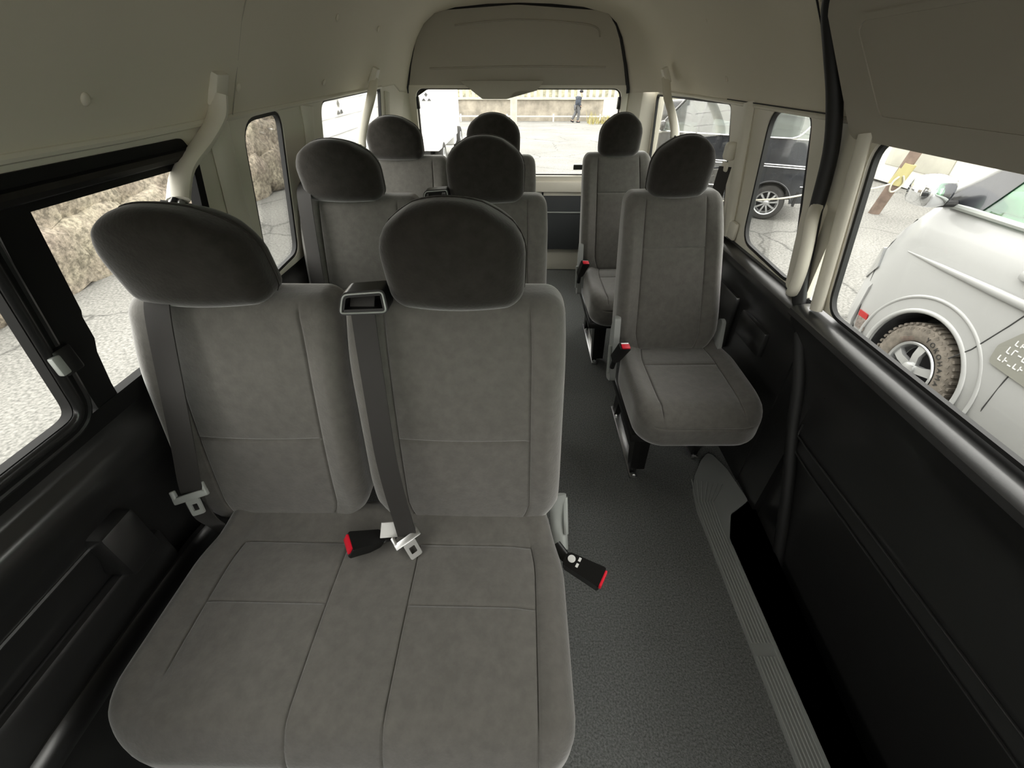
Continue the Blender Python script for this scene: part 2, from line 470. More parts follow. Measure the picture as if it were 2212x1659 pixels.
# ---- bench (local origin: floor under the centre of the seat; +y to the rear)
def make_bench():
    root = empty('bench_seat')
    # coordinates below are for the front bench with its centre at x=-0.33
    cx0 = -.33
    W, D, T = .885, .53, .14
    yf = .172; yc = yf + D / 2; zc = .43 - T / 2
    def df(px, py, pz):
        x, y = px, py
        top = 1 if pz > -.02 else 0
        t = (py + D / 2) / D
        # sides narrow towards the back
        x *= 1 - .085 * sstep(.62, 1, t)
        dz = 0
        u = px / (W / 2)
        if pz > 0:
            dz += .016 * sstep(.80, .97, abs(u)) * (1 - sstep(.9, 1.0, t)) * min(1, pz / .03)
            dz += .012 * math.sin(PI * t) * (1 - sstep(.72, .86, abs(u)))
            dz += .03 * sstep(.76, .95, t)                                           # rises into the joint
            if abs(px - .005) < .10: dz -= .006 * (1 - abs(px - .005) / .10)
        dz -= .03 * (1 - sstep(0, .14, t)) ** 1.5 * sstep(-.075, .06, pz)                # waterfall front edge
        return (cx0 + x, yc + y, zc + pz + dz)
    g = []
    for X in (-.411, -.235, .043): g.append(('y-', 0, X - cx0, -T / 2 + .02, T / 2, GD, GW))
    for X in (-.411, -.235): g.append(('z+', 0, X - cx0, -D / 2, .57 - yc, GD, GW))
    g.append(('z+', 0, .043 - cx0, -D / 2, .575 - yc, GD, GW)); g.append(('z+', 0, -.675 - cx0, -D / 2 + .12, .57 - yc, GD, GW))
    for a, b in ((-.675, -.411), (-.235, .043)):
        g.append(('z+', 1, .425 - yc, a - cx0, b - cx0, GD, GW)); g.append(('z+', 1, .57 - yc, a - cx0, b - cx0, GD, GW))
    pad('seat_cushion', (W, D, T), .05, df, g, parent=root, step=.02, plan=lambda a, b: (.05 if b > 0 else .125 if a < 0 else .07))
    bl = make_back(root, -.605, -.585, .45, .445, .635, .738, .405, 1.000, (-.62, .66), .47)
    br = make_back(root, -.128, -.132, .465, .455, .635, .738, .405, 1.004, (-.62, .68), .47)
    make_headrest(root, -.626, .752, .984, .280, .198); make_headrest(root, -.124, .752, .982, .266, .212)
    # under-frame and legs
    bm = bmesh.new(); bbox(bm, (-.33, .45, .275), (.80, .44, .05), bev=.012); finish(bm, 'seat_frame', 'blackmetal', root)
    for x in (-.68, .04):
        for y in (.27, .64):
            bm = bmesh.new(); tube(bm, [(x, y, .26), (x, y + .02, .012)], .017, 10); bbox(bm, (x, y + .02, .006), (.06, .09, .012)); finish(bm, 'leg', 'blackmetal', root)
    # recliner cover and lever on the aisle side
    bm = bmesh.new()
    tube(bm, smooth_path([(.105, .70, .47), (.11, .665, .40), (.112, .61, .36)], 5), .014, 10, (1.6, .6)); finish(bm, 'recliner_cover', 'zinc', root)
    bm = bmesh.new(); tube(bm, [(.125, .70, .46), (.128, .64, .385)], .007, 8); finish(bm, 'recliner_lever', 'zinc', root)
    # aisle buckle lying outboard
    st = tube_obj('buckle_stalk', [(.098, .60, .40), (.118, .572, .395), (.135, .555, .392)], .009, 'satin', root, 8, (1.6, .7))
    bk = buckle('belt_buckle', root, Vector((.160, .538, .395)), Vector((.080, -.047, 0)), Vector((.25, -.3, 1)), .052, .098, .026)
    bm = bmesh.new(); lathe(bm, [(.0095, 0), (.0095, .0012)], 'z', (0, 0, 0), 20)
    d = finish(bm, 'round_mark', 'white', bk)
    fr = frame(Vector((.080, -.047, 0)), Vector((.25, -.3, 1)))
    d.data.transform(Matrix.Translation(Vector((.160, .538, .395)) + fr.to_3x3() @ Vector((-.032, .004, .0135))) @ fr)
    for k in (-1, 1):
        b2 = box_obj('printed_mark', (0, 0, 0), (.006, .010, .001), 'white', bk)
        b2.data.transform(Matrix.Translation(Vector((.160, .538, .395)) + fr.to_3x3() @ Vector((-.014, .004 + k * .008, .0135))) @ fr)
    # centre buckle standing in the joint between cushion and backs
    st = tube_obj('buckle_stalk', [(-.285, .61, .42), (-.315, .59, .437), (-.34, .575, .447)], .010, 'satin', root, 8, (1.5, .8))
    buckle('belt_buckle', root, Vector((-.362, .560, .458)), Vector((-.065, -.045, .042)), Vector((-.3, -.3, .8)), .05, .082, .034)
    lab = box_obj('care_label', (-.308, .585, .472), (.042, .004, .036), 'white', root, (R(-35), R(20), R(20)))
    return root

def frame(d, up):
    d = d.normalized(); s = up.cross(d).normalized(); u = d.cross(s)
    m = Matrix((d, s, u)).transposed().to_4x4(); return m

def buckle(name, parent, c, d, up, w, L, t):
    fr = frame(d, up)
    bm = bmesh.new(); poly = rpoly([(-L / 2, -w * .34), (L / 2, -w / 2), (L / 2, w / 2), (-L / 2, w * .34)], [.010, .004, .004, .010], 4)
    prism(bm, poly, lambda a, b: (a, b, -t / 2), lambda a, b: (a, b, t / 2))
    bmesh.ops.bevel(bm, geom=list(bm.edges), offset=.0022, segments=2, affect='EDGES')
    o = finish(bm, name, 'satin', parent); o.data.transform(Matrix.Translation(c) @ fr)
    bm = bmesh.new(); bbox(bm, (L / 2 + .001, .0, t * .12), (.009, w * .80, t * .66), bev=.002)
    b = finish(bm, 'red_button', 'red', o); b.data.transform(Matrix.Translation(c) @ fr)
    bm = bmesh.new(); bbox(bm, (L / 2 + .0005, 0, -t * .33), (.003, w * .74, t * .14)); b = finish(bm, 'latch_slot', 'steel', o); b.data.transform(Matrix.Translation(c) @ fr)
    return o

# ------------------------------------------------------------------ camera
cam = bpy.data.cameras.new('camera'); co = bpy.data.objects.new('camera', cam); COL.objects.link(co)
CAMZ = 1.36; F = 900.; pitch = math.atan((829.5 - 150) / F); yaw = math.atan((1130 - 1106) / F * math.cos(pitch))
co.location = (0, 0, CAMZ); co.rotation_euler = (PI / 2 - pitch, 0, yaw)
cam.sensor_fit = 'HORIZONTAL'; cam.sensor_width = 36; cam.lens = 36 * F / 2212; cam.clip_start = .01; cam.clip_end = 300
scene.camera = co

# ------------------------------------------------------------------ van shell
def solid(name, prof, y0, y1, ny, th, m, side, parent=None, yfun=None, thz=0.):
    """thick wall: prof = [(x,z)...] inner face, pushed outward by th along x (side -1 left, +1 right)"""
    bm = bmesh.new(); ys = [y0 + (y1 - y0) * i / ny for i in range(ny + 1)]
    A = [[bm.verts.new((x, y, z)) for x, z in prof] for y in ys]
    B = [[bm.verts.new((x + side * th, y, z + thz)) for x, z in prof] for y in ys]
    k = len(prof)
    for i in range(ny):
        for j in range(k - 1):
            bm.faces.new((A[i][j], A[i + 1][j], A[i + 1][j + 1], A[i][j + 1]))
            bm.faces.new((B[i][j], B[i][j + 1], B[i + 1][j + 1], B[i + 1][j]))
        bm.faces.new((A[i][0], B[i][0], B[i + 1][0], A[i + 1][0])); bm.faces.new((A[i][-1], A[i + 1][-1], B[i + 1][-1], B[i][-1]))
    for i in (0, ny):
        for j in range(k - 1): bm.faces.new((A[i][j], A[i][j + 1], B[i][j + 1], B[i][j]))
    return finish(bm, name, m, parent)

YF, YR = -1.35, 3.40
FL = [(-.90, YF), (.76, YF), (.76, .97), (.80, 1.0), (.925, 1.06), (.925, 3.52), (-.90, 3.52)]
fl = prism_obj('floor', FL, lambda a, b: (a, b, 0), lambda a, b: (a, b, -.04), 'carpet', smooth=False); tag(fl, kind='structure')
# rippled carpet edge near the rear sill, and the steel sill strip
t = tag(box_obj('trim_1', (-.02, 3.47, .012), (1.6, .035, .024), 'steel', bev=.006), kind='structure')

# lower black side trim
PL = [(-.885, -.04), (-.885, .50), (-.868, .545), (-.865, .60), (-.845, .645), (-.826, .69), (-.815, .715), (-.812, .732), (-.818, .748), (-.834, .760), (-.838, .772), (-.834, .797)]
wl = tag(solid('wall_left', PL, YF, 3.5, 30, .012, 'black', -1), kind='structure')
tube_obj('trim_groove', [(-.868, -.6, .585), (-.868, .50, .585)], .006, 'black', wl, 8)
b = box_obj('retractor_cover', (-.862, .495, .545), (.075, .085, .135), 'black', wl, bev=.012)
b = box_obj('armrest_pocket', (-.875, .30, .40), (.03, .55, .16), 'black', wl, bev=.012)
duct = tag(tube_obj('trim_2', [(-.862, -.35, .30), (-.862, .08, .325), (-.862, .20, .345), (-.862, .62, .335), (-.862, .70, .30)], .024, 'black', None, 10, (1, 1.5), sm=4), kind='structure')

PRW = [(.905, -.04), (.905, .45), (.90, .60), (.885, .66), (.862, .70), (.838, .735), (.829, .753), (.832, .770), (.845, .779), (.860, .783), (.876, .787), (.884, .800)]
wr = tag(solid('wall_right', PRW, 1.16, 3.5, 24, .012, 'black', 1), kind='structure')
box_obj('pocket_frame', (.895, 1.75, .50), (.03, .34, .24), 'black', wr, bev=.012)
box_obj('vent_grille', (.897, 1.42, .55), (.03, .20, .10), 'black', wr, bev=.008)

# upper beige side trim with the window openings
PLU = [(-.826, .792), (-.824, .80), (-.80, 1.03), (-.785, 1.16), (-.770, 1.290)]
tl = solid('trim_3', PLU, YF, 3.42, 40, .016, 'beige', -1)
def wcut(poly, side):
    bm = bmesh.new(); fa, fb = prism(bm, poly, lambda a, b: (side * .6, a, b), lambda a, b: (side * 1.1, a, b)); bmesh.ops.triangulate(bm, faces=[fa, fb]); return bm
WL1 = rpoly([(-.32, .795), (1.055, .795), (1.105, 1.19), (1.07, 1.236), (-.32, 1.236)], [.05, .05, .03, .02, .05])
WL2 = rpoly([(1.285, .80), (1.515, .815), (1.58, 1.258), (1.335, 1.25)], [.06, .06, .045, .09])
WL3 = rpoly([(1.84, .80), (2.72, .80), (2.76, 1.282), (1.905, 1.268)], [.06, .06, .03, .07])
WLF = rpoly([(-1.2, .80), (-.42, .80), (-.42, 1.236), (-1.1, 1.236)], .05)
cut(tl, [wcut(p, -1) for p in (WL1, WL2, WL3, WLF)]); tag(tl, kind='structure')
PRU = [(.876, .797), (.874, .82), (.868, 1.03), (.860, 1.16), (.852, 1.268)]
tr = solid('trim_4', PRU, 1.20, 3.42, 30, .016, 'beige', 1)
WR1 = rpoly([(1.285, .795), (1.685, .815), (1.735, 1.256), (1.475, 1.264)], [.045, .085, .07, .075])
WR2 = rpoly([(1.875, .81), (3.25, .81), (3.26, 1.234), (2.07, 1.254)], [.08, .06, .04, .06])
cut(tr, [wcut(p, 1) for p in (WR1, WR2)]); tag(tr, kind='structure')
# pillar ribs beside the windows
def xl(z): return -.828 + (z - .77) / .5 * .056
def xr(z): return .875 - (z - .78) / .49 * .023
for nm, ys in (('trim_5', (1.72, 1.76)), ('trim_6', (2.80, 2.86))):
    pts = [(xl(z) + .004, ys[0] + (ys[1] - ys[0]) * (z - .8) / .45, z) for z in (.78, .9, 1.05, 1.2, 1.258)]
    tag(tube_obj(nm, pts, [.035, .035, .033, .032, .04], 'beige', None, 12, (1.1, .5)), kind='structure')
pts = [(xl(z) + .004, 1.19 + (z - .8) * .06, z) for z in (.78, .9, 1.05, 1.2, 1.258)]
tag(tube_obj('trim_7', pts, .035, 'beige', None, 12, (1.25, .45)), kind='structure')
pts = [(xr(z) - .004, 1.80 + (z - .8) * .2, z) for z in (.80, .9, 1.05, 1.2, 1.262)]
tag(tube_obj('trim_8', pts, .035, 'beige', None, 12, (1.1, .5)), kind='structure')
bx = box_obj('trim_9', (.866, 1.78, .835), (.02, .11, .07), 'beige', None, bev=.012); tag(bx, kind='structure')

# front door windows and windshield behind the viewer
def pane(name, poly, xf, side, parent=None, m='glass', inset=.02, off=.014, th=.004):
    lp = [(a, b) for a, b in poly]
    return prism_obj(name, lp, lambda a, b: (xf(b) + side * off, a, b), lambda a, b: (xf(b) + side * (off + th), a, b), m, parent, False)
def gasket(name, poly, xf, side, parent, w=.010, off=.004, m='rubber', th=.014):
    inn = scale_loop(poly, w)
    return strip_frame(name, poly, inn, lambda a, b: (xf(b) + side * off, a, b), lambda a, b: (xf(b) + side * (off + th), a, b), m, parent)
win_list = [('window_2', WL2, xl, -1), ('window_3', WL3, xl, -1), ('window_4', WR1, xr, 1), ('window_5', WR2, xr, 1), ('window_6', WLF, xl, -1)]
for nm, p, xf, sd in win_list:
    g = tag(gasket(nm, p, xf, sd, None), kind='structure')
    pane('glass_pane', p, xf, sd, g)
# sliding window on the left
off = .008
W1 = empty('window_1', (-.82, .4, .79)); tag(W1, kind='structure')
def wpart(o): return at(o, W1)
fi = rpoly([(-.31, .835), (1.03, .835), (1.078, 1.172), (1.05, 1.180), (-.31, 1.180)], [.05, .05, .04, .02, .05])
wpart(strip_frame('window_frame', WL1, fi, lambda a, b: (xl(b) + .006, a, b), lambda a, b: (xl(b) - .018, a, b), 'matt'))
wpart(tube_obj('upper_rail', [(xl(1.20) + .008, -.3, 1.205), (xl(1.2) + .008, 1.10, 1.205)], .012, 'satin', None, 8))
# rear (fixed) pane and front sliding pane
rp = rpoly([(.60, .82), (1.05, .82), (1.095, 1.19), (.62, 1.19)], .02); fp = rpoly([(-.32, .82), (.60, .82), (.62, 1.19), (-.32, 1.19)], .02)
wpart(pane('fixed_pane', rp, xl, -1, None, off=.018)); wpart(pane('sliding_pane', fp, xl, -1, None, off=.012))
bar = rpoly([(.535, .80), (.655, .80), (.668, 1.19), (.59, 1.19)], .008)
bo = prism_obj('meeting_bar', [(.60, .81), (.648, .81), (.648, .86), (.655, .93), (.664, .955), (.664, 1.0), (.668, 1.01), (.676, 1.19), (.618, 1.19), (.60, 1.02)], lambda a, b: (xl(b) + .004, a, b), lambda a, b: (xl(b) - .016, a, b), 'matt'); wpart(bo)
so = rpoly([(-.31, .825), (.585, .825), (.60, 1.19), (-.31, 1.19)], [.05, .06, .03, .05]); si = scale_loop(so, .030)
wpart(strip_frame('sash', so, si, lambda a, b: (xl(b) + .010, a, b), lambda a, b: (xl(b) - .010, a, b), 'matt'))
lp_ = scale_loop(so, .019); wpart(tube_obj('sash_lip', [(xl(b) + .008, a, b) for a, b in lp_], .010, 'gloss', None, 10, closed=True))
lp_ = scale_loop(so, -.004); wpart(tube_obj('sash_lip', [(xl(b) + .006, a, b) for a, b in lp_], .006, 'gloss', None, 8, closed=True))
so2 = scale_loop(so, .012); si2 = scale_loop(so, .020)
wpart(strip_frame('sash_bead', so2, si2, lambda a, b: (xl(b) + .016, a, b), lambda a, b: (xl(b) + .008, a, b), 'satin'))
lt = box_obj('latch', (-.80, .590, .955), (.03, .035, .05), 'satin', None, bev=.005); wpart(lt)
lg = box_obj('latch_grip', (-.788, .572, .955), (.012, .016, .036), 'zinc', lt, bev=.003)
for k in (0, 1): wpart(tube_obj('track_strip', [(-.838 - .006 * k, .64, .812 - .012 * k), (-.838 - .006 * k, 1.08, .812 - .012 * k)], .0018, 'steel', None, 6))

# ---- sliding door on the right
D1 = empty('door_1', (.9, .4, -.25)); tag(D1, kind='structure')
def dpart(o): return at(o, D1)
PDL = [(.945, -.28), (.935, .10), (.925, .33), (.915, .36), (.925, .39), (.915, .42), (.908, .56), (.903, .60), (.890, .66), (.862, .71), (.836, .745), (.824, .764), (.826, .779), (.840, .788), (.860, .7915), (.880, .793), (.890, .800)]
dl = dpart(solid('lower_panel', PDL, -.55, 1.175, 24, .012, 'black', 1))
for z, yy in ((.352, .95), (.405, 1.0)):
    tube_obj('panel_bead', smooth_path([(.912, -.4, z), (.912, .6, z), (.912, yy, z), (.914, yy + .05, z + .03), (.914, yy + .06, z + .10)], 5), .0035, 'black', dl, 8)
tube_obj('pocket_line', smooth_path([(.906, -.4, .60), (.906, .8, .62), (.906, .93, .63), (.908, .98, .58)], 5), .003, 'rubber', dl, 8)
# window opening frame of the door
WDo = rpoly([(-.55, .8029), (1.165, .8029), (1.24, 1.25), (-.55, 1.25)], [.02, .02, .02, .02])
WDi = rpoly([(-.45, .803), (1.095, .803), (1.178, 1.235), (-.45, 1.235)], [.05, .07, .06, .05])
dpart(strip_frame('window_surround', WDo, WDi, lambda a, b: (xr(b) + .004 - .010 * sstep(.82, .90, b), a, b), lambda a, b: (xr(b) + .006 + .006 * sstep(.82, .9, b), a, b), 'beige'))
dpart(gasket('window_gasket', WDi, xr, 1, None, .009, .002)); dpart(pane('glass_pane', WDi, xr, 1, None, off=.014))
pts = [(xr(z) - .012, 1.118 + (z - .8) * .19, z) for z in (.80, .9, 1.05, 1.15, 1.235)]
dpart(tube_obj('pillar_cover', pts, .022, 'beige', None, 12, (1.0, .6)))
# padded panel above the door glass, leaning with the roof
def xd(z): return .848 - max(0, z - 1.22) * .54
UP = rpoly([(-.60, 1.218), (1.262, 1.218), (1.335, 1.50), (1.29, 1.56), (-.60, 1.58)], [.01, .03, .07, .06, .02])
up = dpart(prism_obj('upper_panel', UP, lambda a, b: (xd(b), a, b), lambda a, b: (xd(b) + .06, a, b), 'gatepad'))
UI = rpoly([(-.50, 1.262), (1.155, 1.262), (1.225, 1.43), (1.20, 1.455), (-.50, 1.48)], [.02, .04, .04, .04, .02]); UI2 = scale_loop(UI, .012)
strip_frame('panel_emboss', UI, UI2, lambda a, b: (xd(b) - .003, a, b), lambda a, b: (xd(b) + .01, a, b), 'gatepad', up)
# body seal round the door opening
pts = [(.93, .80, -.1), (.915, .92, .20), (.905, 1.02, .40), (.898, 1.09, .56), (.882, 1.165, .70), (.858, 1.212, .82), (.846, 1.262, 1.0), (.838, 1.30, 1.18), (.808, 1.325, 1.30), (.765, 1.340, 1.40), (.722, 1.335, 1.48), (.695, 1.29, 1.53), (.683, 1.20, 1.555), (.68, .9, 1.56), (.68, .2, 1.56)]
tag(tube_obj('trim_10', pts, .019, 'rubber', None, 10, sm=5), kind='structure')
# step well below the door
st = bmesh.new(); bbox(st, (.86, .0, -.285), (.22, 2.3, .03)); bbox(st, (.765, -.19, -.15), (.012, 2.32, .28)); bbox(st, (.86, 1.06, -.14), (.2, .03, .26)); bbox(st, (.935, 1.10, .26), (.05, .17, .66))
tag(finish(st, 'trim_11', 'black'), kind='structure')

# ---- headliner
SEC = [(-.770, 1.250), (-.765, 1.262), (-.735, 1.32), (-.709, 1.365), (-.665, 1.45), (-.625, 1.515), (-.57, 1.575), (-.49, 1.625), (-.36, 1.665), (-.20, 1.69), (.04, 1.70), (.28, 1.69), (.44, 1.665), (.57, 1.625), (.65, 1.575), (.705, 1.515), (.745, 1.45), (.795, 1.36), (.82, 1.32), (.850, 1.262), (.855, 1.250)]
GATE_O = []
def gate_ring():
    # tail gate opening on the leaning rear plane, same count as SEC
    return [(-.765, 1.235), (-.762, 1.262), (-.745, 1.32), (-.727, 1.38), (-.70, 1.45), (-.672, 1.515), (-.63, 1.58), (-.575, 1.625), (-.42, 1.655), (-.22, 1.668), (-.04, 1.672), (.14, 1.668), (.34, 1.655), (.495, 1.625), (.555, 1.58), (.597, 1.515), (.623, 1.45), (.65, 1.38), (.668, 1.32), (.685, 1.262), (.688, 1.235)]
GR = gate_ring()
def ygate(z): return 3.40 - (z - .7) * .04
bm = bmesh.new(); rows = []
ys = [YF, -1.0, -.5, 0, .5, 1.0, 1.4, 1.8, 2.2, 2.6, 2.9, 3.05]
def zlift(i, y): return .017 * max(0, y - .9) * (1, .9, .3)[i] if i < 3 else 0
for y in ys: rows.append([bm.verts.new((x, y, z + zlift(i, y))) for i, (x, z) in enumerate(SEC)])
for k, y in ((.25, 3.17), (.6, 3.27), (.88, 3.33), (1.0, 3.365)):
    kk = k ** 1.6
    rows.append([bm.verts.new((a[0] + (b[0] - a[0]) * kk, y, a[1] + (b[1] - a[1]) * kk)) for a, b in zip(SEC, GR)])
rows.append([bm.verts.new((b[0], 3.44, b[1])) for b in GR])
for A, B in zip(rows, rows[1:]):
    for j in range(len(SEC) - 1): bm.faces.new((A[j], B[j], B[j + 1], A[j + 1]))
ce = finish(bm, 'ceiling', 'headliner'); tag(ce, kind='structure')
sd_ = ce.modifiers.new('thick', 'SOLIDIFY'); sd_.thickness = .02; sd_.offset = 1 if True else -1
# joints in the side lining and clips
def xcl(z): return -.770 + (z - 1.25) * .52
def xcr(z): return .855 - (z - 1.25) * .545
tube_obj('panel_joint', [(xcl(z) + .0, 1.285, z) for z in (1.262, 1.36, 1.45)] + [(-.60, 1.285, 1.545), (-.45, 1.285, 1.642)], .0012, 'gatepad', ce, 6)
tube_obj('panel_joint', [(xcr(z) - .0, 1.392, z) for z in (1.258, 1.36, 1.45)] + [(.68, 1.392, 1.545), (.52, 1.392, 1.642)], .0022, 'darkgap', ce, 6)
tube_obj('panel_joint', [(xcr(1.262) - .004, 1.392, 1.262), (xcr(1.262) - .004, 2.1, 1.262)], .0018, 'darkgap', ce, 6)
for sgn, pts in ((1, [(2.15, 1.513), (2.78, 1.527), (2.08, 1.33), (1.375, 1.33), (1.372, 1.50)]), (-1, [(1.31, 1.50), (1.86, 1.50), (1.88, 1.322), (1.30, 1.323), (.83, 1.32), (2.36, 1.50)])):
    for y, z in pts:
        x = xcr(z) if sgn > 0 else xcl(z)
        if z > 1.45: x = sgn * .0 + (.71 if sgn > 0 else -.63)
        bm = bmesh.new(); bmesh.ops.create_uvsphere(bm, u_segments=14, v_segments=8, radius=.011)
        c = finish(bm, 'lining_clip', 'headliner', ce); c.data.transform(Matrix.Translation((x, y, z)) @ Euler((0, sgn * R(-28), 0)).to_matrix().to_4x4() @ Matrix.Diagonal((.45, .8, 1, 1)))
# bright piping along the lower edge of the lining
for nm, x, y0, y1 in (('trim_12', -.768, YF, 2.75), ('trim_13', .852, 1.30, 3.2)):
    tag(tube_obj(nm, [(x, y0, 1.254), (x, .9, 1.254), (x, y1, 1.254 + (.017 * (y1 - .9) if x < 0 else 0))] if x < 0 else [(x, y0, 1.254), (x, y1, 1.254)], .008, 'beige', None, 8), kind='structure')

# ---- tailgate
D2 = empty('door_2', (-.03, 3.4, 0)); tag(D2, kind='structure')
def gpart(o): return at(o, D2)
gy = ygate
cxg = -.04
UPG = rpoly([(-.752, 1.268), (.690, 1.268), (.655, 1.40), (.60, 1.52), (.50, 1.638), (-.04, 1.668), (-.58, 1.638), (-.68, 1.52), (-.732, 1.40)], [.01, .01, .3, .3, .10, .9, .10, .3, .3])
ug = prism_obj('upper_panel', UPG, lambda a, b: (a, gy(b) - .03, b), lambda a, b: (a, gy(b) + .03, b), 'gatepad'); gpart(ug)
tube_obj('panel_crease', smooth_path([(-.60, gy(1.37) - .032, 1.364), (-.04, gy(1.37) - .032, 1.376), (.525, gy(1.37) - .032, 1.372)], 6), .006, 'gatepad', ug, 8, (1, .8))
tube_obj('panel_crease', smooth_path([(-.42, gy(1.58) - .031, 1.575), (-.04, gy(1.6) - .031, 1.60), (.40, gy(1.58) - .031, 1.575), (.47, gy(1.5) - .031, 1.52)], 6), .007, 'gatepad', ug, 8, (1, .6))
# window surround (lip), glass, lower trim
GWo = rpoly([(-.765, .60), (.70, .60), (.692, 1.278), (-.755, 1.278)], .01)
GWi = rpoly([(-.725, .735), (.665, .735), (.652, 1.260), (-.712, 1.260)], [.05, .05, .06, .06])
def remap(lp, n):  # resample closed loop to n points
    P = [Vector(p) for p in lp]; L = [0]
    for i in range(len(P)): L.append(L[-1] + (P[(i + 1) % len(P)] - P[i]).length)
    out = []
    for k in range(n):
        d = L[-1] * k / n; i = max(j for j in range(len(P)) if L[j] <= d + 1e-9)
        s = (d - L[i]) / max(1e-9, L[i + 1] - L[i]); q = P[i].lerp(P[(i + 1) % len(P)], s); out.append((q.x, q.y))
    return out
gpart(strip_frame('window_lip', GWo, GWi, lambda a, b: (a, gy(b) - .035, b), lambda a, b: (a, gy(b) + .03, b), 'beige'))
gpart(prism_obj('glass_pane', GWi, lambda a, b: (a, gy(b) + .015, b), lambda a, b: (a, gy(b) + .019, b), 'glass', None, False))
gk = scale_loop(GWi, .007); gpart(strip_frame('window_gasket', GWi, gk, lambda a, b: (a, gy(b) + .004, b), lambda a, b: (a, gy(b) + .014, b), 'rubber'))
for s in (-1, 1):
    xk = -.708 if s < 0 else .645
    gpart(box_obj('stay_bracket', (xk, gy(1.18), 1.18), (.022, .03, .07), 'satin', None, bev=.004))
gpart(box_obj('wiper_motor_cover', (.43, gy(.76) + .03, .785), (.10, .02, .035), 'satin', None, bev=.004))
gpart(strip_frame('outer_skin', remap([(-1.0, -.2), (.95, -.2), (.95, 1.9), (-1.0, 1.9)], 96), remap([(-.735, .725), (.675, .725), (.662, 1.27), (-.722, 1.27)], 96), lambda a, b: (a, 3.47, b), lambda a, b: (a, 3.50, b), 'blackmetal'))
gs = [(x, 3.345, z) for x, z in GR]
tag(tube_obj('trim_16', gs, .011, 'rubber', None, 8), kind='structure')
vis = rpoly([(-.41, 1.302), (-.36, 1.270), (-.262, 1.205), (-.10, 1.205), (-.045, 1.250), (.09, 1.250), (.135, 1.302)], [.004, .01, .03, .03, .02, .012, .004])
gpart(prism_obj('stop_lamp_cover', vis, lambda a, b: (a, gy(b) - .095 + (b - 1.2) * .25, b), lambda a, b: (a, gy(b) - .0, b), 'gatepad'))
gpart(box_obj('trim_beam', (-.03, 3.365, .665), (1.46, .05, .075), 'beige', None, bev=.012))
lp = gpart(box_obj('lower_panel', (-.03, 3.40, .415), (1.46, .05, .45), 'gatelow', None, bev=.006))
tube_obj('panel_ridge', [(-.72, 3.374, .478), (.66, 3.374, .478)], .006, 'zinc', lp, 8)
pk = gpart(strip_frame('handle_bezel', rpoly([(.06, .56), (.165, .56), (.165, .655), (.06, .655)], .014), rpoly([(.072, .572), (.153, .572), (.153, .643), (.072, .643)], .01), lambda a, b: (a, 3.362, b), lambda a, b: (a, 3.38, b), 'satin'))
box_obj('handle_lever', (.112, 3.368, .612), (.05, .012, .05), 'plate', pk, bev=.004)
gpart(box_obj('kick_panel', (-.03, 3.44, .10), (1.46, .05, .19), 'beige', None, bev=.006))
# rear pillars either side of the gate
for nm, x0, x1 in (('trim_14', -.875, -.752), ('trim_15', .70, .92)):
    bm = bmesh.new(); prism(bm, rpoly([(x0, 3.08), (x0, 3.46), (x1, 3.46), (x1, 3.36), ((x0 * .35 + x1 * .65), 3.24), ((x0 * .8 + x1 * .2), 3.12)] if x0 < 0 else [(x1, 3.27), (x1, 3.46), (x0, 3.46), (x0, 3.36), (x0 * .65 + x1 * .35, 3.30), (x0 * .2 + x1 * .8, 3.28)], .01), lambda a, b: (a, b, 0), lambda a, b: (a, b, 1.275))
    tag(finish(bm, nm, 'beige'), kind='structure')

# ---- front end behind the viewer: bulkhead with the windshield opening
wf = box_obj('wall_front', (0, YF - .03, .85), (1.9, .06, 1.8), 'black')
bm = bmesh.new(); bbox(bm, (0, YF, 1.30), (1.46, .4, .44)); cut(wf, [bm]); tag(wf, kind='structure')
w7 = tag(box_obj('window_7', (0, YF - .03, 1.30), (1.46, .005, .44), 'glass'), kind='structure')
# front passenger door side on the right, with its glass
fr = solid('wall_front_right', [(.92, -.3), (.905, .5), (.875, .78), (.852, 1.27)], YF, -.545, 6, .05, 'black', 1)
cut(fr, [wcut(rpoly([(-1.2, .80), (-.62, .80), (-.62, 1.236), (-1.1, 1.236)], .05), 1)]); tag(fr, kind='structure')

# ---- scuff plate along the step
SP = rpoly([(.687, -.6), (.690, 1.0), (.702, 1.09), (.735, 1.17), (.79, 1.255), (.845, 1.315), (.885, 1.21), (.905, 1.05), (.812, .985), (.766, .88), (.764, -.6)], [.003, .2, .1, .1, .1, .03, .05, .02, .04, .05, .003])
bm = bmesh.new(); fa, fb = prism(bm, SP, lambda a, b: (a, b, .010), lambda a, b: (a, b, .0005)); bmesh.ops.triangulate(bm, faces=[fa, fb])
for i in range(7):
    x = .697 + i * .0098
    if True:
        tube(bm, [(x, -.55, .0105), (x, .50, .0105)], .0026, 6); tube(bm, [(x, .535, .0105), (x, .93, .0105), (x + .003 * (1 + i * .3), 1.04, .0105), (x + .02 + i * .010, 1.15 - i * .004, .0105)], .0026, 6)
sp = finish(bm, 'scuff_plate', 'plate'); tag(sp, 'grey ribbed scuff plate running along the floor edge beside the sliding door', 'scuff plate')
box_obj('edge_lip', (.759, .15, .004), (.010, 1.4, .022), 'plate', sp)

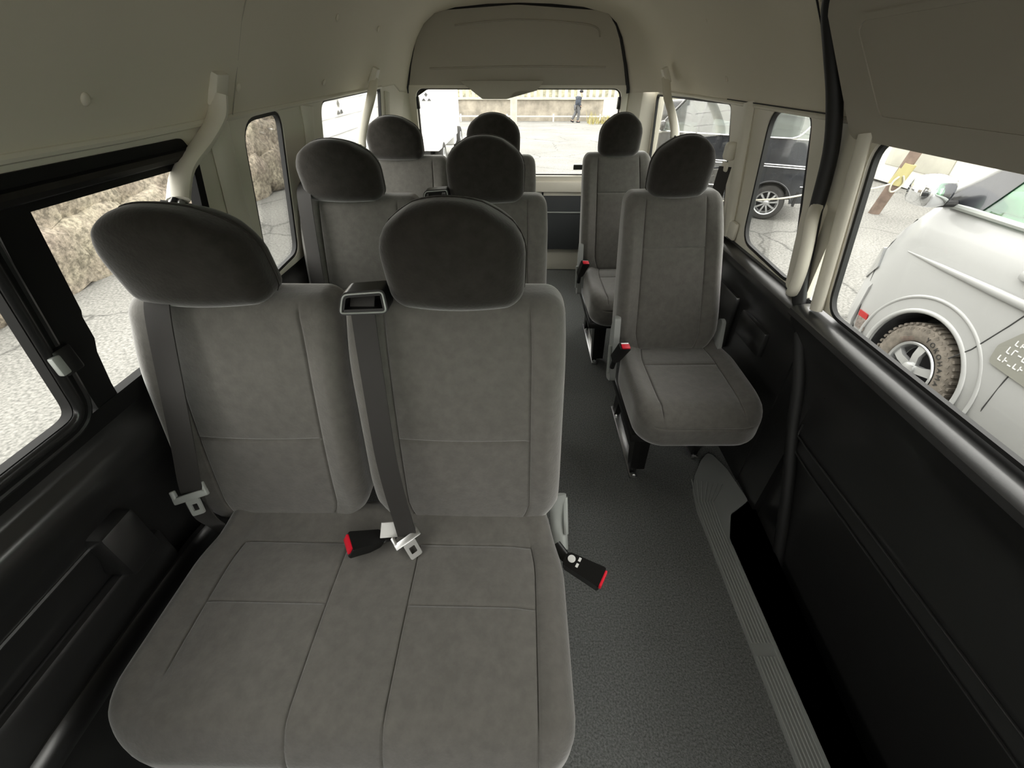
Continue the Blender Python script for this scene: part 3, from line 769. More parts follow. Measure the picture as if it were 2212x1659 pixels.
# ------------------------------------------------------------------ seats
bench = make_bench()
BG = 'velour bench seats'
tag(bench, 'nearest grey velour bench seat, two places, its whole cushion in view at the front', 'bench seat', BG)
b2 = copy_tree(bench); b2.location = (.0, .815, 0); b2['label'] = 'second grey velour bench, half hidden behind the nearest bench, beside the left window pillar'
b3 = copy_tree(bench); b3.location = (-.022, 1.665, 0); b3['label'] = 'rearmost grey velour bench, left of the aisle in front of the tailgate'
for b in (b2, b3):
    for ch in list(b.children):
        if ch.name.startswith('care_label') or (ch.name.startswith(('belt_buckle', 'buckle_stalk')) and ch.data.vertices[0].co.x > 0):
            for g in list(ch.children): bpy.data.objects.remove(g)
            bpy.data.objects.remove(ch)

def make_single():
    root = empty('single_seat', (.612, 1.45, 0))
    def loc(x, y, z): return (x - .60, y - 1.45, z)
    W, D, T = .430, .55, .15
    yf = 1.02; yc = yf + D / 2; zc = .445 - T / 2
    def df(px, py, pz):
        x, y = px, py
        t = (py + D / 2) / D; u = px / (W / 2)
        x *= 1 - .20 * sstep(.60, 1, t) + .02 * math.sin(PI * t)
        dz = 0
        if pz > 0:
            dz += .022 * sstep(.62, .93, abs(u)) * (1 - sstep(.85, 1, t)) * sstep(.0, .3, t) * min(1, pz / .03)
            dz += .035 * sstep(.74, .95, t)
        dz -= .02 * (1 - sstep(0, .2, t)) ** 1.4 * sstep(-.075, .06, pz)
        return loc(.618 + x, yc + y, zc + pz + dz + .012)
    g = [('z+', 0, s * .135, -D / 2 + .02, 1.50 - yc, GD, GW) for s in (-1, 1)]
    g += [('z+', 1, 1.335 - yc, -.135, .135, GD, GW), ('z+', 1, 1.465 - yc, -.135, .135, GD, GW), ('y-', 2, .045, -W / 2 + .06, W / 2 - .06, GD, GW)]
    pad('seat_cushion', (W, D, T), .05, df, g, parent=root, step=.02, plan=lambda a, b: (.05 if b > 0 else .10))
    xb, xt = .59 - .60, .550 - .60
    make_back(root, xb, xt, .415, .345, 1.435 - 1.45, 1.55 - 1.45, .44, 1.022, (-.60, .62), .70)
    make_headrest(root, .556 - .60, 1.575 - 1.45, 1.002, .208, .195)
    bm = bmesh.new(); bbox(bm, loc(.585, 1.33, .28), (.36, .44, .04), bev=.01); finish(bm, 'seat_frame', 'blackmetal', root)
    # plate legs: front and rear on both sides, joined by a steel foot rail
    for side, x in ((-1, .470), (1, .755)):
        xo = x - .60
        for ya, yb_ in (((1.205 if side < 0 else 1.31), 1.255), (1.575, 1.50)):
            bm = bmesh.new()
            w = .026
            A = [(xo - w / 2, ya - 1.45 - .022, .008), (xo + w / 2, ya - 1.45 - .022, .008), (xo + w / 2, ya - 1.45 + .022, .008), (xo - w / 2, ya - 1.45 + .022, .008)]
            B = [(xo - w / 2, yb_ - 1.45 - .05, .285), (xo + w / 2, yb_ - 1.45 - .05, .285), (xo + w / 2, yb_ - 1.45 + .05, .285), (xo - w / 2, yb_ - 1.45 + .05, .285)]
            va = [bm.verts.new(p) for p in A]; vb = [bm.verts.new(p) for p in B]
            for i in range(4): bm.faces.new((va[i], va[(i + 1) % 4], vb[(i + 1) % 4], vb[i]))
            bm.faces.new(va[::-1]); bm.faces.new(vb)
            if ya < 1.3 and side < 0:  # wide gusset of the front leg facing the bench
                bbox(bm, (xo + .028, ya - 1.45 + .004, .15), (.05, .010, .28))
            lg = finish(bm, 'leg', 'blackmetal', root, False)
            bm = bmesh.new(); lathe(bm, [(.011, 0), (.011, .008), (.006, .012)], 'z', (xo + (0.0 if side < 0 else .0), ya - 1.45 - .034, .010), 6); finish(bm, 'floor_bolt', 'steel', lg)
        box_obj('foot_rail', (xo, (1.39 if side < 0 else 1.44) - 1.45, .006), (.034, (.46 if side < 0 else .34), .012), 'steel', root, bev=.002)
    # recliner cover, aisle side
    pl = rpoly([(1.40, .33), (1.47, .30), (1.50, .52), (1.475, .60), (1.445, .60), (1.42, .50)], .02)
    prism_obj('recliner_cover', pl, lambda a, b: (.395 - .60, a - 1.45, b), lambda a, b: (.372 - .60, a - 1.45, b), 'plate', root)
    tube_obj('recliner_lever', [(.367 - .60, 1.42 - 1.45, .36), (.367 - .60, 1.44 - 1.45, .48)], .008, 'zinc', root, 8)
    prism_obj('recliner_cover', pl, lambda a, b: (.785 - .60, a - 1.45, b - .02), lambda a, b: (.80 - .60, a - 1.45, b - .02), 'plate', root)
    tube_obj('buckle_stalk', [loc(.375, 1.40, .40), loc(.378, 1.385, .45)], .010, 'satin', root, 8)
    buckle('belt_buckle', root, Vector(loc(.386, 1.36, .495)), Vector((.02, -.035, .075)), Vector((.2, -1, -.3)), .042, .10, .03)
    root.rotation_euler = (0, R(-1.5), 0)
    return root
s1 = make_single(); SG = 'single velour seats'
tag(s1, 'nearer single grey velour seat right of the aisle, its cushion fully in view', 'seat', SG)
s2 = copy_tree(s1); s2.location = (.565, 2.295, 0); s2['label'] = 'single grey velour seat farther back, mostly hidden behind the nearer single seat'

# ------------------------------------------------------------------ seat belts and their hangers
def tongue(parent, c, d, up, w=.062, m='zinc'):
    fr_ = frame(d, up)
    bm = bmesh.new()
    bbox(bm, (0, 0, 0), (.017, w + .018, .010), bev=.003)
    for s in (-1, 1): bbox(bm, (-.013, s * (w / 2 + .003), 0), (.024, .011, .010), bev=.003)
    o_ = rpoly([(.006, -.016), (.046, -.015), (.046, .015), (.006, .016)], .005, 4); i_ = rpoly([(.019, -.0075), (.035, -.0075), (.035, .0075), (.019, .0075)], .002, 4)
    n = len(o_)
    L = [[bm.verts.new((a, b, z)) for a, b in lp] for z in (-.0022, .0022) for lp in (o_, i_)]
    for i in range(n):
        j = (i + 1) % n
        for q in ((L[0][i], L[0][j], L[1][j], L[1][i]), (L[2][i], L[3][i], L[3][j], L[2][j]), (L[0][i], L[2][i], L[2][j], L[0][j]), (L[1][i], L[1][j], L[3][j], L[3][i])): bm.faces.new(q)
    o = finish(bm, 'tongue', m, parent); o.data.transform(Matrix.Translation(Vector(c)) @ fr_)
    return o

BW = .047
BELT = 'seat belts hanging over the bench backs'
# belt on the outer place of the nearest bench
sb = empty('seat_belt', (-.74, .70, 1.0))

bm = bmesh.new()
path = smooth_path([(-.765, .965, 1.125), (-.748, .86, 1.072), (-.715, .775, 1.040), (-.700, .728, 1.012), (-.702, .703, .965), (-.712, .662, .84), (-.728, .622, .70), (-.744, .598, .60), (-.750, .592, .54), (-.760, .60, .48), (-.775, .625, .41), (-.78, .64, .36)], 5)
wd = []
for i, p in enumerate(path): wd.append((1, -.10, .16) if i > 12 else (.75, .5, .0))
ribbon(bm, path, wd, BW + .012, .0025); at(finish(bm, 'webbing', 'belt'), sb)
at(tongue(None, (-.745, .588, .583), Vector((.32, -.42, -.85)), Vector((.1, -1, .35)), .064), sb)
tag(sb, 'dark webbing belt with grey tongue down the outer left side of the nearest bench', 'seat belt', BELT)
# belt of the aisle place, fed through a black guide on top of the backrest
sb2 = empty('seat_belt', (-.27, .70, 1.0))
bm = bmesh.new()
path = smooth_path([(-.300, .80, 1.005), (-.300, .755, 1.022), (-.299, .718, 1.008), (-.298, .700, .965), (-.295, .668, .85), (-.290, .628, .70), (-.282, .605, .60), (-.272, .588, .52), (-.265, .575, .462)], 5)
ribbon(bm, path, (1, -.05, .05), BW, .0025); at(finish(bm, 'webbing', 'belt'), sb2)
at(tongue(None, (-.262, .566, .462), Vector((.55, -.62, -.42)), Vector((-.1, -.45, .9)), .05, 'steel'), sb2)
tag(sb2, 'dark webbing belt with shiny tongue down the aisle side backrest of the nearest bench', 'seat belt', BELT)
def belt_guide(parent):
    g = bmesh.new()
    o_ = rpoly([(-.342, .990), (-.245, .994), (-.252, 1.036), (-.333, 1.030)], [.010, .012, .012, .018], 5); i_ = scale_loop(o_, .010)
    n = len(o_)
    L = [[g.verts.new((a, y + (b - 1.0) * .4, b)) for a, b in lp] for y in (.700, .742) for lp in (o_, i_)]
    for i in range(n):
        j = (i + 1) % n
        for q in ((L[0][i], L[0][j], L[1][j], L[1][i]), (L[2][i], L[3][i], L[3][j], L[2][j]), (L[0][i], L[2][i], L[2][j], L[0][j]), (L[1][i], L[1][j], L[3][j], L[3][i])): g.faces.new(q)
    o = finish(g, 'belt_guide', 'satin', parent)
    tube_obj('guide_edge', [(a, .699 + (b - 1) * .4, b) for a, b in scale_loop(o_, .004)], .0018, 'zinc', o, 6, closed=True)
    return o
gd = belt_guide(bench)
for b in (b2, b3):
    c = copy_tree(gd, b)
# belts on the second bench
sb3 = copy_tree(sb2); sb3.location = sb2.location + Vector((0, .815, 0)); sb3['label'] = 'dark webbing belt on the aisle side backrest of the second bench'
sb4 = empty('seat_belt', (-.74, 1.5, 1.0))
bm = bmesh.new(); path = smooth_path([(-.785, 1.80, 1.06), (-.768, 1.66, 1.05), (-.757, 1.555, 1.03), (-.752, 1.515, .98), (-.752, 1.475, .84), (-.752, 1.44, .70), (-.750, 1.42, .58), (-.75, 1.43, .45)], 5)
ribbon(bm, path, (1, -.05, .05), .05, .0025); at(finish(bm, 'webbing', 'belt'), sb4)
tag(sb4, 'grey webbing belt down the outer side of the second bench by the left window', 'seat belt', BELT)

def hanger(pts, label, side, TH):
    root = empty('belt_hanger', pts[0])
    bm = bmesh.new(); tube(bm, smooth_path(pts, 7), TH, 12, (1.35, .62))
    at(finish(bm, 'arm', 'beige'), root)
    p = Vector(pts[0]); at(box_obj('mount_cover', p + Vector((-side * .0, .006, .012)), (.03, .05, .075), 'beige', None, (0, side * R(-27), 0), .006), root)
    q = Vector(pts[-1])
    g = at(box_obj('swivel_plate', q + Vector((0, -.012, -.022)), (.012, .05, .055), 'satin', None, (R(30), 0, 0), .005), root)
    bm = bmesh.new(); lathe(bm, [(.011, -.012), (.011, .012)], 'x', q + Vector((0, -.006, -.006)), 14); at(finish(bm, 'pivot_bolt', 'steel'), root)
    tag(root, label, 'seat belt hanger', 'beige seat belt hangers')
    return root
hanger([(-.730, 1.195, 1.312), (-.738, 1.175, 1.268), (-.752, 1.11, 1.222), (-.760, 1.02, 1.180), (-.760, .965, 1.128)], 'large beige curved belt hanger arm above the left window, nearest the camera', -1, .024)
hanger([(-.715, 2.465, 1.322), (-.720, 2.37, 1.247), (-.722, 2.24, 1.178), (-.724, 2.15, 1.118), (-.724, 2.125, 1.08)], 'small beige belt hanger arm in front of the rear left side window', -1, .017)
hanger([(.765, 2.785, 1.322), (.765, 2.687, 1.243), (.765, 2.56, 1.183), (.765, 2.455, 1.12), (.765, 2.435, 1.085)], 'small beige belt hanger arm in front of the rear right side window', 1, .017)
hb = empty('seat_belt', (-.724, 2.12, 1.05)); bm = bmesh.new(); ribbon(bm, [(-.724, 2.112, 1.055), (-.735, 2.10, .96), (-.75, 2.11, .80), (-.76, 2.13, .5)], (0, 1, .1), .045, .0025); at(finish(bm, 'webbing', 'belt'), hb)
tag(hb, 'thin belt hanging from the small hanger at the rear left side window', 'seat belt')
# right belt with a beige shoulder anchor on the pillar
sb5 = empty('seat_belt', (.845, 1.92, 1.10))
bm = bmesh.new(); bbox(bm, (.836, 1.915, 1.098), (.044, .05, .066), bev=.016, seg=3); at(finish(bm, 'anchor_cover', 'beige'), sb5)
bm = bmesh.new(); bbox(bm, (.826, 1.905, 1.045), (.012, .05, .035), bev=.005, seg=2); at(finish(bm, 'guide_loop', 'beige'), sb5)
bm = bmesh.new(); path = smooth_path([(.826, 1.90, 1.045), (.815, 1.88, .97), (.795, 1.83, .86), (.785, 1.80, .70), (.80, 1.80, .45)], 5); ribbon(bm, path, (.85, -.5, 0), BW, .0025); at(finish(bm, 'webbing', 'belt'), sb5)
tag(sb5, 'black belt with beige shoulder anchor on the right pillar behind the nearer single seat', 'seat belt')

# grab handle on the door pillar
gh = empty('grab_handle', (.84, 1.22, .93))
bm = bmesh.new(); tube(bm, smooth_path([(.862, 1.285, 1.055), (.835, 1.262, 1.045), (.808, 1.215, 1.02), (.800, 1.178, .96), (.802, 1.165, .90), (.812, 1.175, .845), (.832, 1.205, .815), (.862, 1.235, .82)], 7), .0145, 12, (1.15, .9))
at(finish(bm, 'grip', 'beige'), gh)
bk = rpoly([(1.245, .78), (1.30, .80), (1.35, 1.02), (1.31, 1.07), (1.255, 1.05)], .025)
at(prism_obj('back_plate', bk, lambda a, b: (xr(b) - .010, a, b), lambda a, b: (xr(b) + .004, a, b), 'beige'), gh)
tag(gh, 'beige curved grab handle on the pillar at the sliding door opening', 'grab handle')

# ------------------------------------------------------------------ outside
GZ = -.66
bm = bmesh.new()
def gz(y): return GZ - max(0, y - 9) * .03
ysg = [-30, -5, 0, 4, 9, 14, 20, 26, 32, 40]
rws = [[bm.verts.new((x, y, gz(y))) for x in (-60, -20, -5, 0, 5, 20, 60)] for y in ysg]
for A, B in zip(rws, rws[1:]):
    for j in range(6): bm.faces.new((A[j], A[j + 1], B[j + 1], B[j]))
gr = finish(bm, 'ground', 'asphalt', None, False); tag(gr, kind='structure')

# rubble stone retaining wall on the left
sw = empty('stone_wall', (-5.0, 4, GZ))
bm = bmesh.new(); rnd = random.Random(3)
def boulder(bm, c, s, rnd):
    r_ = bmesh.ops.create_icosphere(bm, subdivisions=3, radius=1.)
    ph = [rnd.uniform(0, 6) for _ in range(6)]
    rot = Euler((rnd.uniform(-.35, .35), rnd.uniform(-.12, .12), rnd.uniform(-.12, .12))).to_matrix()
    for v in r_['verts']:
        p = v.co.copy(); m_ = max(abs(p.x), abs(p.y), abs(p.z)); p = p.lerp(p / m_ * .86, .72)
        d = 1 + .06 * math.sin(3 * p.x + ph[0]) * math.sin(3.3 * p.y + ph[1]) + .07 * math.sin(5 * p.z + ph[2] + 2 * p.y)
        p = rot @ (p * d); v.co = Vector((p.x * s[0], p.y * s[1], p.z * s[2])) + Vector(c)
y = .2
for row, (z0, h) in enumerate(((.0, .66), (.58, .62), (1.1, .45))):
    y = -.2 + row * .3
    while y < 14:
        L = rnd.uniform(.7, 1.25)
        boulder(bm, (-5.28 + rnd.uniform(-.04, .04) - row * .10, y + L / 2, GZ + z0 + h / 2 + rnd.uniform(-.04, .06)), (.34, L * .60, h * .66), rnd); y += L * .93
at(finish(bm, 'boulders', 'stone'), sw)
at(box_obj('coping', (-5.55, 7, GZ + 1.62), (.5, 15, .24), 'palecon', None, bev=.02), sw)
at(box_obj('mortar_backing', (-5.5, 7, GZ + .75), (.4, 15, 1.55), 'stone'), sw)
tag(sw, 'rough rubble stone retaining wall with concrete coping outside the left windows', 'stone wall')

# white box trucks at the rear left
def three_diamonds(parent, M4, s):
    bm = bmesh.new()
    for cx, cz in ((0, .62), (-.6, -.32), (.6, -.32)):
        prism(bm, [(cx - .42 * .9, cz), (cx, cz + .42), (cx + .42 * .9, cz), (cx, cz - .42)] if cz > 0 else [(cx - .46, cz - .2), (cx - .1, cz + .25), (cx + .12, cz + .25), (cx + .46, cz - .2)], lambda a, b: (a * s, 0, b * s), lambda a, b: (a * s, -.006, b * s))
    o = finish(bm, 'three_diamond_mark', 'emblem', parent, False); o.data.transform(M4); return o
def wheel(parent, c, r, w, axis, side, rimr, spokes=5, tm='tyre', rim='alloy', name='wheel', lug=False):
    """c centre of the outer face plane; axis 'x' only, outward normal side"""
    root = bpy.data.objects.new(name, None); COL.objects.link(root); root.parent = parent; root.location = c
    bm = bmesh.new()
    pr = [(rimr * .98, -w), (r * .93, -w), (r, -w * .85), (r, -w * .12), (r * .975, -.012), (r * .93, .004), (r * .8, .012), (r * .70, .009), (rimr * 1.03, .0), (rimr * .98, -.015)]
    lathe(bm, [(a, side * b) for a, b in pr], 'x', (0, 0, 0), 56, False)
    if lug:
        for k in range(44):
            a = 2 * PI * k / 44
            bbox(bm, (side * -.03, math.cos(a) * r * 1.0, math.sin(a) * r * 1.0), (.06, .016, .020), (a, 0, 0))
        for k in range(44):
            a = 2 * PI * (k + .5) / 44
            bbox(bm, (side * .006, math.cos(a) * r * .885, math.sin(a) * r * .885), (.006, .028, .022), (a + .5, 0, 0))
    ty = finish(bm, 'tyre', tm, root)
    bm = bmesh.new()
    lathe(bm, [(rimr, side * .002), (rimr * .97, side * .010), (rimr * .90, side * .004), (rimr * .86, side * -.03), (rimr * .84, side * -.09), (0.001, side * -.09)], 'x', (0, 0, 0), 48, False)
    rm = finish(bm, 'rim', rim if isinstance(rim, str) else rim, root)
    bm = bmesh.new(); lathe(bm, [(rimr * .80, side * -.085), (.001, side * -.085)], 'x', (0, 0, 0), 32, False); finish(bm, 'brake_disc', 'archliner', root)
    for k in range(spokes):
        a = 2 * PI * k / spokes + PI / 2
        bm = bmesh.new()
        w0, w1 = rimr * .30, rimr * (.34 if spokes < 7 else .16)
        if spokes >= 7: w0 = rimr * .14
        dx = side
        vs = []
        for (t, ww, dp) in ((.12, w0, -.01), (.55, (w0 + w1) / 2 * .85, .004), (.92, w1, -.012)):
            for s in (-1, 1):
                for q in (0, -.03):
                    p = Vector((dx * (dp + q), 0, 0)) + Vector((0, math.cos(a), math.sin(a))) * rimr * t + Vector((0, -math.sin(a), math.cos(a))) * s * ww / 2
                    vs.append(bm.verts.new(p))
        for i in (0, 4):
            A = vs[i:i + 4]; B = vs[i + 4:i + 8]
            o_ = (0, 2, 3, 1)
            for m_ in range(4): bm.faces.new((A[o_[m_]], A[o_[(m_ + 1) % 4]], B[o_[(m_ + 1) % 4]], B[o_[m_]]))
        bm.faces.new([vs[i] for i in (0, 2, 3, 1)]); bm.faces.new([vs[i + 8] for i in (0, 2, 3, 1)])
        finish(bm, 'spoke', rim, rm)
    bm = bmesh.new(); lathe(bm, [(rimr * .24, side * -.03), (rimr * .22, side * .008), (rimr * .16, side * .014), (.001, side * .015)], 'x', (0, 0, 0), 24, False); finish(bm, 'centre_cap', rim, rm)
    return root

def truck(name_loc, rot, label, L, Wd, zb, zt, marks):
    root = empty('box_truck', name_loc, rot)
    bx = box_obj('cargo_box', (-Wd / 2, L / 2, (zb + zt) / 2), (Wd, L, zt - zb), 'truckwhite', root, bev=.03)
    bm = bmesh.new()
    for k in range(1, 9):
        z = zb + (zt - zb) * k / 9
        bbox(bm, (.001, L / 2, z), (.006, L * .97, .012)); bbox(bm, (-Wd / 2, -.001, z), (Wd * .95, .006, .012))
    finish(bm, 'panel_ribs', 'panelline', bx, False)
    box_obj('chassis', (-Wd / 2, L / 2, zb - .08), (Wd * .8, L * .95, .14), 'blackmetal', root)
    cab = box_obj('cab', (-Wd / 2, L + .75, (zb + 1.3) / 2 + .05), (Wd * .92, 1.4, 1.5), 'truckwhite', root, bev=.12)
    for sx in (0, -Wd):
        for yy in (.7, L + .7):
            wheel(root, (sx if sx == 0 else sx, yy, .34), .34, .2, 'x', 1 if sx == 0 else -1, .2, 5, 'tyreblack')
    for M4, s in marks: three_diamonds(bx, M4, s)
    tag(root, label, 'truck')
    return root
hd_ = empty('panel_hoarding', (-2.66, 7.9, GZ))
pn = at(box_obj('panel', (-2.66, 7.95, GZ + 1.25), (.06, 3.2, 2.5), 'truckwhite', None, bev=.008), hd_)
bm = bmesh.new()
for k in range(1, 12): bbox(bm, (-2.629, 7.95, GZ + .2 * k + .08), (.006, 3.15, .010))
finish(bm, 'panel_ribs', 'panelline', pn, False)
three_diamonds(pn, Matrix.Translation((-2.62, 7.07, .905)) @ Euler((0, 0, R(90))).to_matrix().to_4x4(), .105)
for y_ in (6.5, 7.95, 9.4): at(box_obj('brace_post', (-2.74, y_, GZ + 1.2), (.08, .08, 2.4), 'zinc'), hd_)
tag(hd_, 'white ribbed panel hoarding with a three diamond mark outside the rear left side window', 'hoarding')
truck((-1.93, 11.0, GZ - .06), (0, 0, 0), 'white box truck whose tall rear face shows at the left edge of the tailgate window', 3.4, 2.3, .55, 2.7,
      [(Matrix.Translation((-.18, -.005, 1.58)), .10)])

# rear boundary: low concrete wall with rails, paling fence above
YW = 32.5; zg = gz(YW)
cw = empty('boundary_wall', (0, YW, zg))
at(box_obj('wall_panel', (0, YW + .15, zg + .55), (44, .3, 1.25), 'concrete'), cw)
at(box_obj('wall_cap', (0, YW + .1, zg + 1.22), (44, .45, .12), 'palecon', None, bev=.02), cw)
bm = bmesh.new()
for k in range(110): bbox(bm, (-22 + k * .4, YW + .3, zg + 1.75), (.2, .06, 1.0))
bbox(bm, (0, YW + .36, zg + 1.95), (44, .05, .1)); at(finish(bm, 'palings', 'palecon', None, False), cw)
tag(cw, 'weathered low concrete wall with pale palings on top across the far side of the car park', 'wall')
hl = bmesh.new(); hv = []
for i in range(50):
    x = -40 + i * 1.6
    hv.append([hl.verts.new((x, 35 + j * 3, gz(33) + (.2 if j == 0 else 1.5 + j * 1.2 + .7 * math.sin(i * .7 + j)))) for j in range(5)])
for A, B in zip(hv, hv[1:]):
    for j in range(4): hl.faces.new((A[j], B[j], B[j + 1], A[j + 1]))
tag(finish(hl, 'hillside', 'hill'), kind='structure')
# guard rail in front of it
grl = empty('guard_rail', (0, YW - .6, gz(YW - .6)))
z0 = gz(YW - .6)
at(tube_obj('rail', [(-14, YW - .6, z0 + .28), (6, YW - .6, z0 + .28)], .045, 'rail', None, 8), grl)
for k in range(7): at(tube_obj('post', [(-13 + k * 3, YW - .6, z0 - .02), (-13 + k * 3, YW - .6, z0 + .42)], .05, 'rail', None, 8), grl)
tag(grl, 'low white pipe guard rail at the foot of the far concrete wall', 'guard rail')
wp = empty('utility_pole', (-.50, 28, gz(28)))
at(tube_obj('shaft', [(-.50, 28, gz(28) - .02), (-.50, 28, 7)], .19, 'palecon', None, 16), wp)
tag(wp, 'thick pale utility pole beyond the tailgate window behind the middle headrests', 'pole')
wp2 = empty('thin_pole', (-3.35, 20, gz(20)))
at(tube_obj('shaft', [(-3.35, 20, gz(20) - .02), (-3.5, 20, 5.5)], .05, 'rail', None, 10), wp2)
at(tube_obj('chain', [(-3.42, 19.94, gz(20) + .1), (-3.40, 19.93, gz(20) + .7), (-3.47, 19.93, 1.2)], .022, 'emblem', None, 6), wp2)
tag(wp2, 'thin white leaning pole with a dark cable right of the truck in the tailgate window', 'pole')
# white sign-board barrier at right
sbv = empty('barrier_board', (5.5, 28.6, gz(28.6))); z0 = gz(28.6)
at(box_obj('board', (5.55, 28.6, z0 + .86), (1.9, .06, .75), 'rail', None, bev=.02), sbv)
for x in (5.1, 6.2): at(box_obj('post', (x, 28.55, z0 + .45), (.12, .09, .92), 'rail'), sbv)
at(box_obj('dark_slot', (5.8, 28.56, z0 + .78), (1.0, .02, .05), 'panelline'), sbv)
tag(sbv, 'white roadside barrier board on posts right of the walking person', 'barrier')
# dry grass tuft by the barrier
bm = bmesh.new(); rnd = random.Random(5)
for k in range(260):
    x = rnd.uniform(4.0, 7.5); y_ = rnd.uniform(29.2, 31.0); h = rnd.uniform(.2, .75); zz = gz(y_)
    a = rnd.uniform(0, PI); d = Vector((math.cos(a), math.sin(a), 0)) * .03; l = Vector((rnd.uniform(-.2, .2), rnd.uniform(-.2, .2), 0))
    v = [bm.verts.new(Vector((x, y_, zz)) + d), bm.verts.new(Vector((x, y_, zz)) - d), bm.verts.new(Vector((x, y_, zz + h)) + l)]
    bm.faces.new(v)
g_ = finish(bm, 'dry_grass', 'grass', None, False); tag(g_, 'yellow dry grass growing at the foot of the far wall', 'grass', kind='stuff')

# walking person
def skin_figure(name, verts, edges, radii, m, parent, root_i=0):
    me = bpy.data.meshes.new(name); me.from_pydata(verts, edges, []); o = bpy.data.objects.new(name, me); COL.objects.link(o)
    o.modifiers.new('skin', 'SKIN'); sv = me.skin_vertices[0].data
    for i, r_ in enumerate(radii): sv[i].radius = r_ if isinstance(r_, tuple) else (r_, r_); sv[i].use_root = (i == root_i)
    s_ = o.modifiers.new('sub', 'SUBSURF'); s_.levels = 2; s_.render_levels = 2
    bpy.context.view_layer.update()
    m2 = bpy.data.meshes.new_from_object(o.evaluated_get(bpy.context.evaluated_depsgraph_get()))
    bpy.data.objects.remove(o); bpy.data.meshes.remove(me); m2.materials.clear()
    return link(name, m2, m, parent)
pz = gz(31.0)
per = empty('person', (3.40, 31.0, pz), (0, 0, R(15))); per.scale = (.94, .94, .94)
# walks towards +x, head bowed; local x forward
V_ = [(0, 0, .92), (.02, 0, 1.10), (.05, 0, 1.30), (.10, 0, 1.46), (.14, 0, 1.54),               # pelvis..neck
      (.0, -.09, .88), (.10, -.09, .50), (.02, -.09, .10), (.16, -.09, .05),                      # near leg forward
      (.0, .09, .88), (-.08, .09, .50), (-.32, .09, .16), (-.22, .09, .06),                       # far leg back
      (.06, -.19, 1.40), (-.04, -.23, 1.14), (.12, -.20, .95), (.06, .19, 1.40), (.02, .22, 1.14), (.20, .19, .98),
      (.175, -.19, .90), (.26, .18, .94), (.19, 0, 1.62), (.215, 0, 1.70)]
E_ = [(0, 1), (1, 2), (2, 3), (3, 4), (0, 5), (5, 6), (6, 7), (7, 8), (0, 9), (9, 10), (10, 11), (11, 12), (3, 13), (13, 14), (14, 15), (3, 16), (16, 17), (17, 18), (15, 19), (18, 20), (4, 21), (21, 22)]
RR = [(.13, .11), (.13, .11), (.14, .12), (.09, .09), .055, .085, .06, .045, .04, .085, .06, .045, .04, .06, .045, .034, .06, .045, .034, .028, .028, (.085, .075), (.07, .065)]
skin_figure('body', V_, E_, RR, 'skin', per)
VJ = [V_[i] for i in (0, 1, 2, 3, 13, 14, 15, 16, 17, 18)]
skin_figure('jacket', VJ, [(0, 1), (1, 2), (2, 3), (3, 4), (4, 5), (5, 6), (3, 7), (7, 8), (8, 9)], [(.22, .20), (.235, .20), (.24, .21), (.15, .14), .12, .10, .075, .12, .10, .075], 'denim', per)
VT = [V_[i] for i in (0, 5, 6, 7, 9, 10, 11)]
skin_figure('trousers', VT, [(0, 1), (1, 2), (2, 3), (0, 4), (4, 5), (5, 6)], [(.19, .17), .13, .105, .085, .13, .105, .085], 'trouser', per)
for a, b in ((7, 8), (11, 12)):
    bm = bmesh.new(); tube(bm, [Vector(V_[a]) + Vector((-.05, 0, -.05)), Vector(V_[b]) + Vector((.05, 0, -.02))], .05, 10); finish(bm, 'shoe', 'darkhair', per)
bm = bmesh.new(); bmesh.ops.create_uvsphere(bm, u_segments=20, v_segments=12, radius=.118); c = finish(bm, 'cap', 'darkhair', per); c.data.transform(Matrix.Translation((.195, 0, 1.72)) @ Matrix.Diagonal((1.05, .92, .72, 1)))
bm = bmesh.new(); bmesh.ops.create_uvsphere(bm, u_segments=16, v_segments=10, radius=.06); c = finish(bm, 'face_mask', 'mask', per); c.data.transform(Matrix.Translation((.275, 0, 1.595)) @ Matrix.Diagonal((.7, 1.0, .85, 1)))
tag(per, 'person in blue grey jacket and dark cap walking with bowed head past the far wall', 'person')

# white car half hidden at the right edge of the tailgate window
wc = empty('white_car', (3.35, 14.6, gz(14.6)))
def loft(bm, secs):
    rg = [[bm.verts.new(p) for p in s] for s in secs]
    n = len(rg[0])
    for A, B in zip(rg, rg[1:]):
        for j in range(n): bm.faces.new((A[j], A[(j + 1) % n], B[(j + 1) % n], B[j]))
    bm.faces.new(rg[0][::-1]); bm.faces.new(rg[-1])
z0 = gz(14.6)
bm = bmesh.new()
def carsec(x, w, zb, zt, y0): return [(x, y0 - w, zb), (x, y0 - w * 1.03, (zb + zt) * .5), (x, y0 - w * .96, zt - .05), (x, y0 - w * .85, zt), (x, y0 + w * .85, zt), (x, y0 + w * .96, zt - .05), (x, y0 + w * 1.03, (zb + zt) * .5), (x, y0 + w, zb)]
loft(bm, [carsec(3.0, .74, z0 + .3, z0 + .80, 15.4), carsec(3.1, .80, z0 + .22, z0 + .92, 15.4), carsec(4.6, .80, z0 + .2, z0 + .95, 15.4), carsec(6.4, .80, z0 + .22, z0 + .9, 15.4), carsec(6.5, .7, z0 + .3, z0 + .7, 15.4)])
at(finish(bm, 'body', 'whitepaint'), wc)
bm = bmesh.new(); loft(bm, [carsec(3.15, .72, z0 + .9, z0 + .94, 15.4), carsec(3.35, .68, z0 + .9, z0 + 1.42, 15.4), carsec(4.8, .68, z0 + .9, z0 + 1.48, 15.4), carsec(5.6, .7, z0 + .9, z0 + .95, 15.4)]); at(finish(bm, 'cabin', 'blackpaint'), wc)
for y_ in (14.85, 15.9): at(box_obj('tail_lamp', (3.02, y_, z0 + .62), (.06, .24, .2), 'emblem', None, bev=.02), wc)
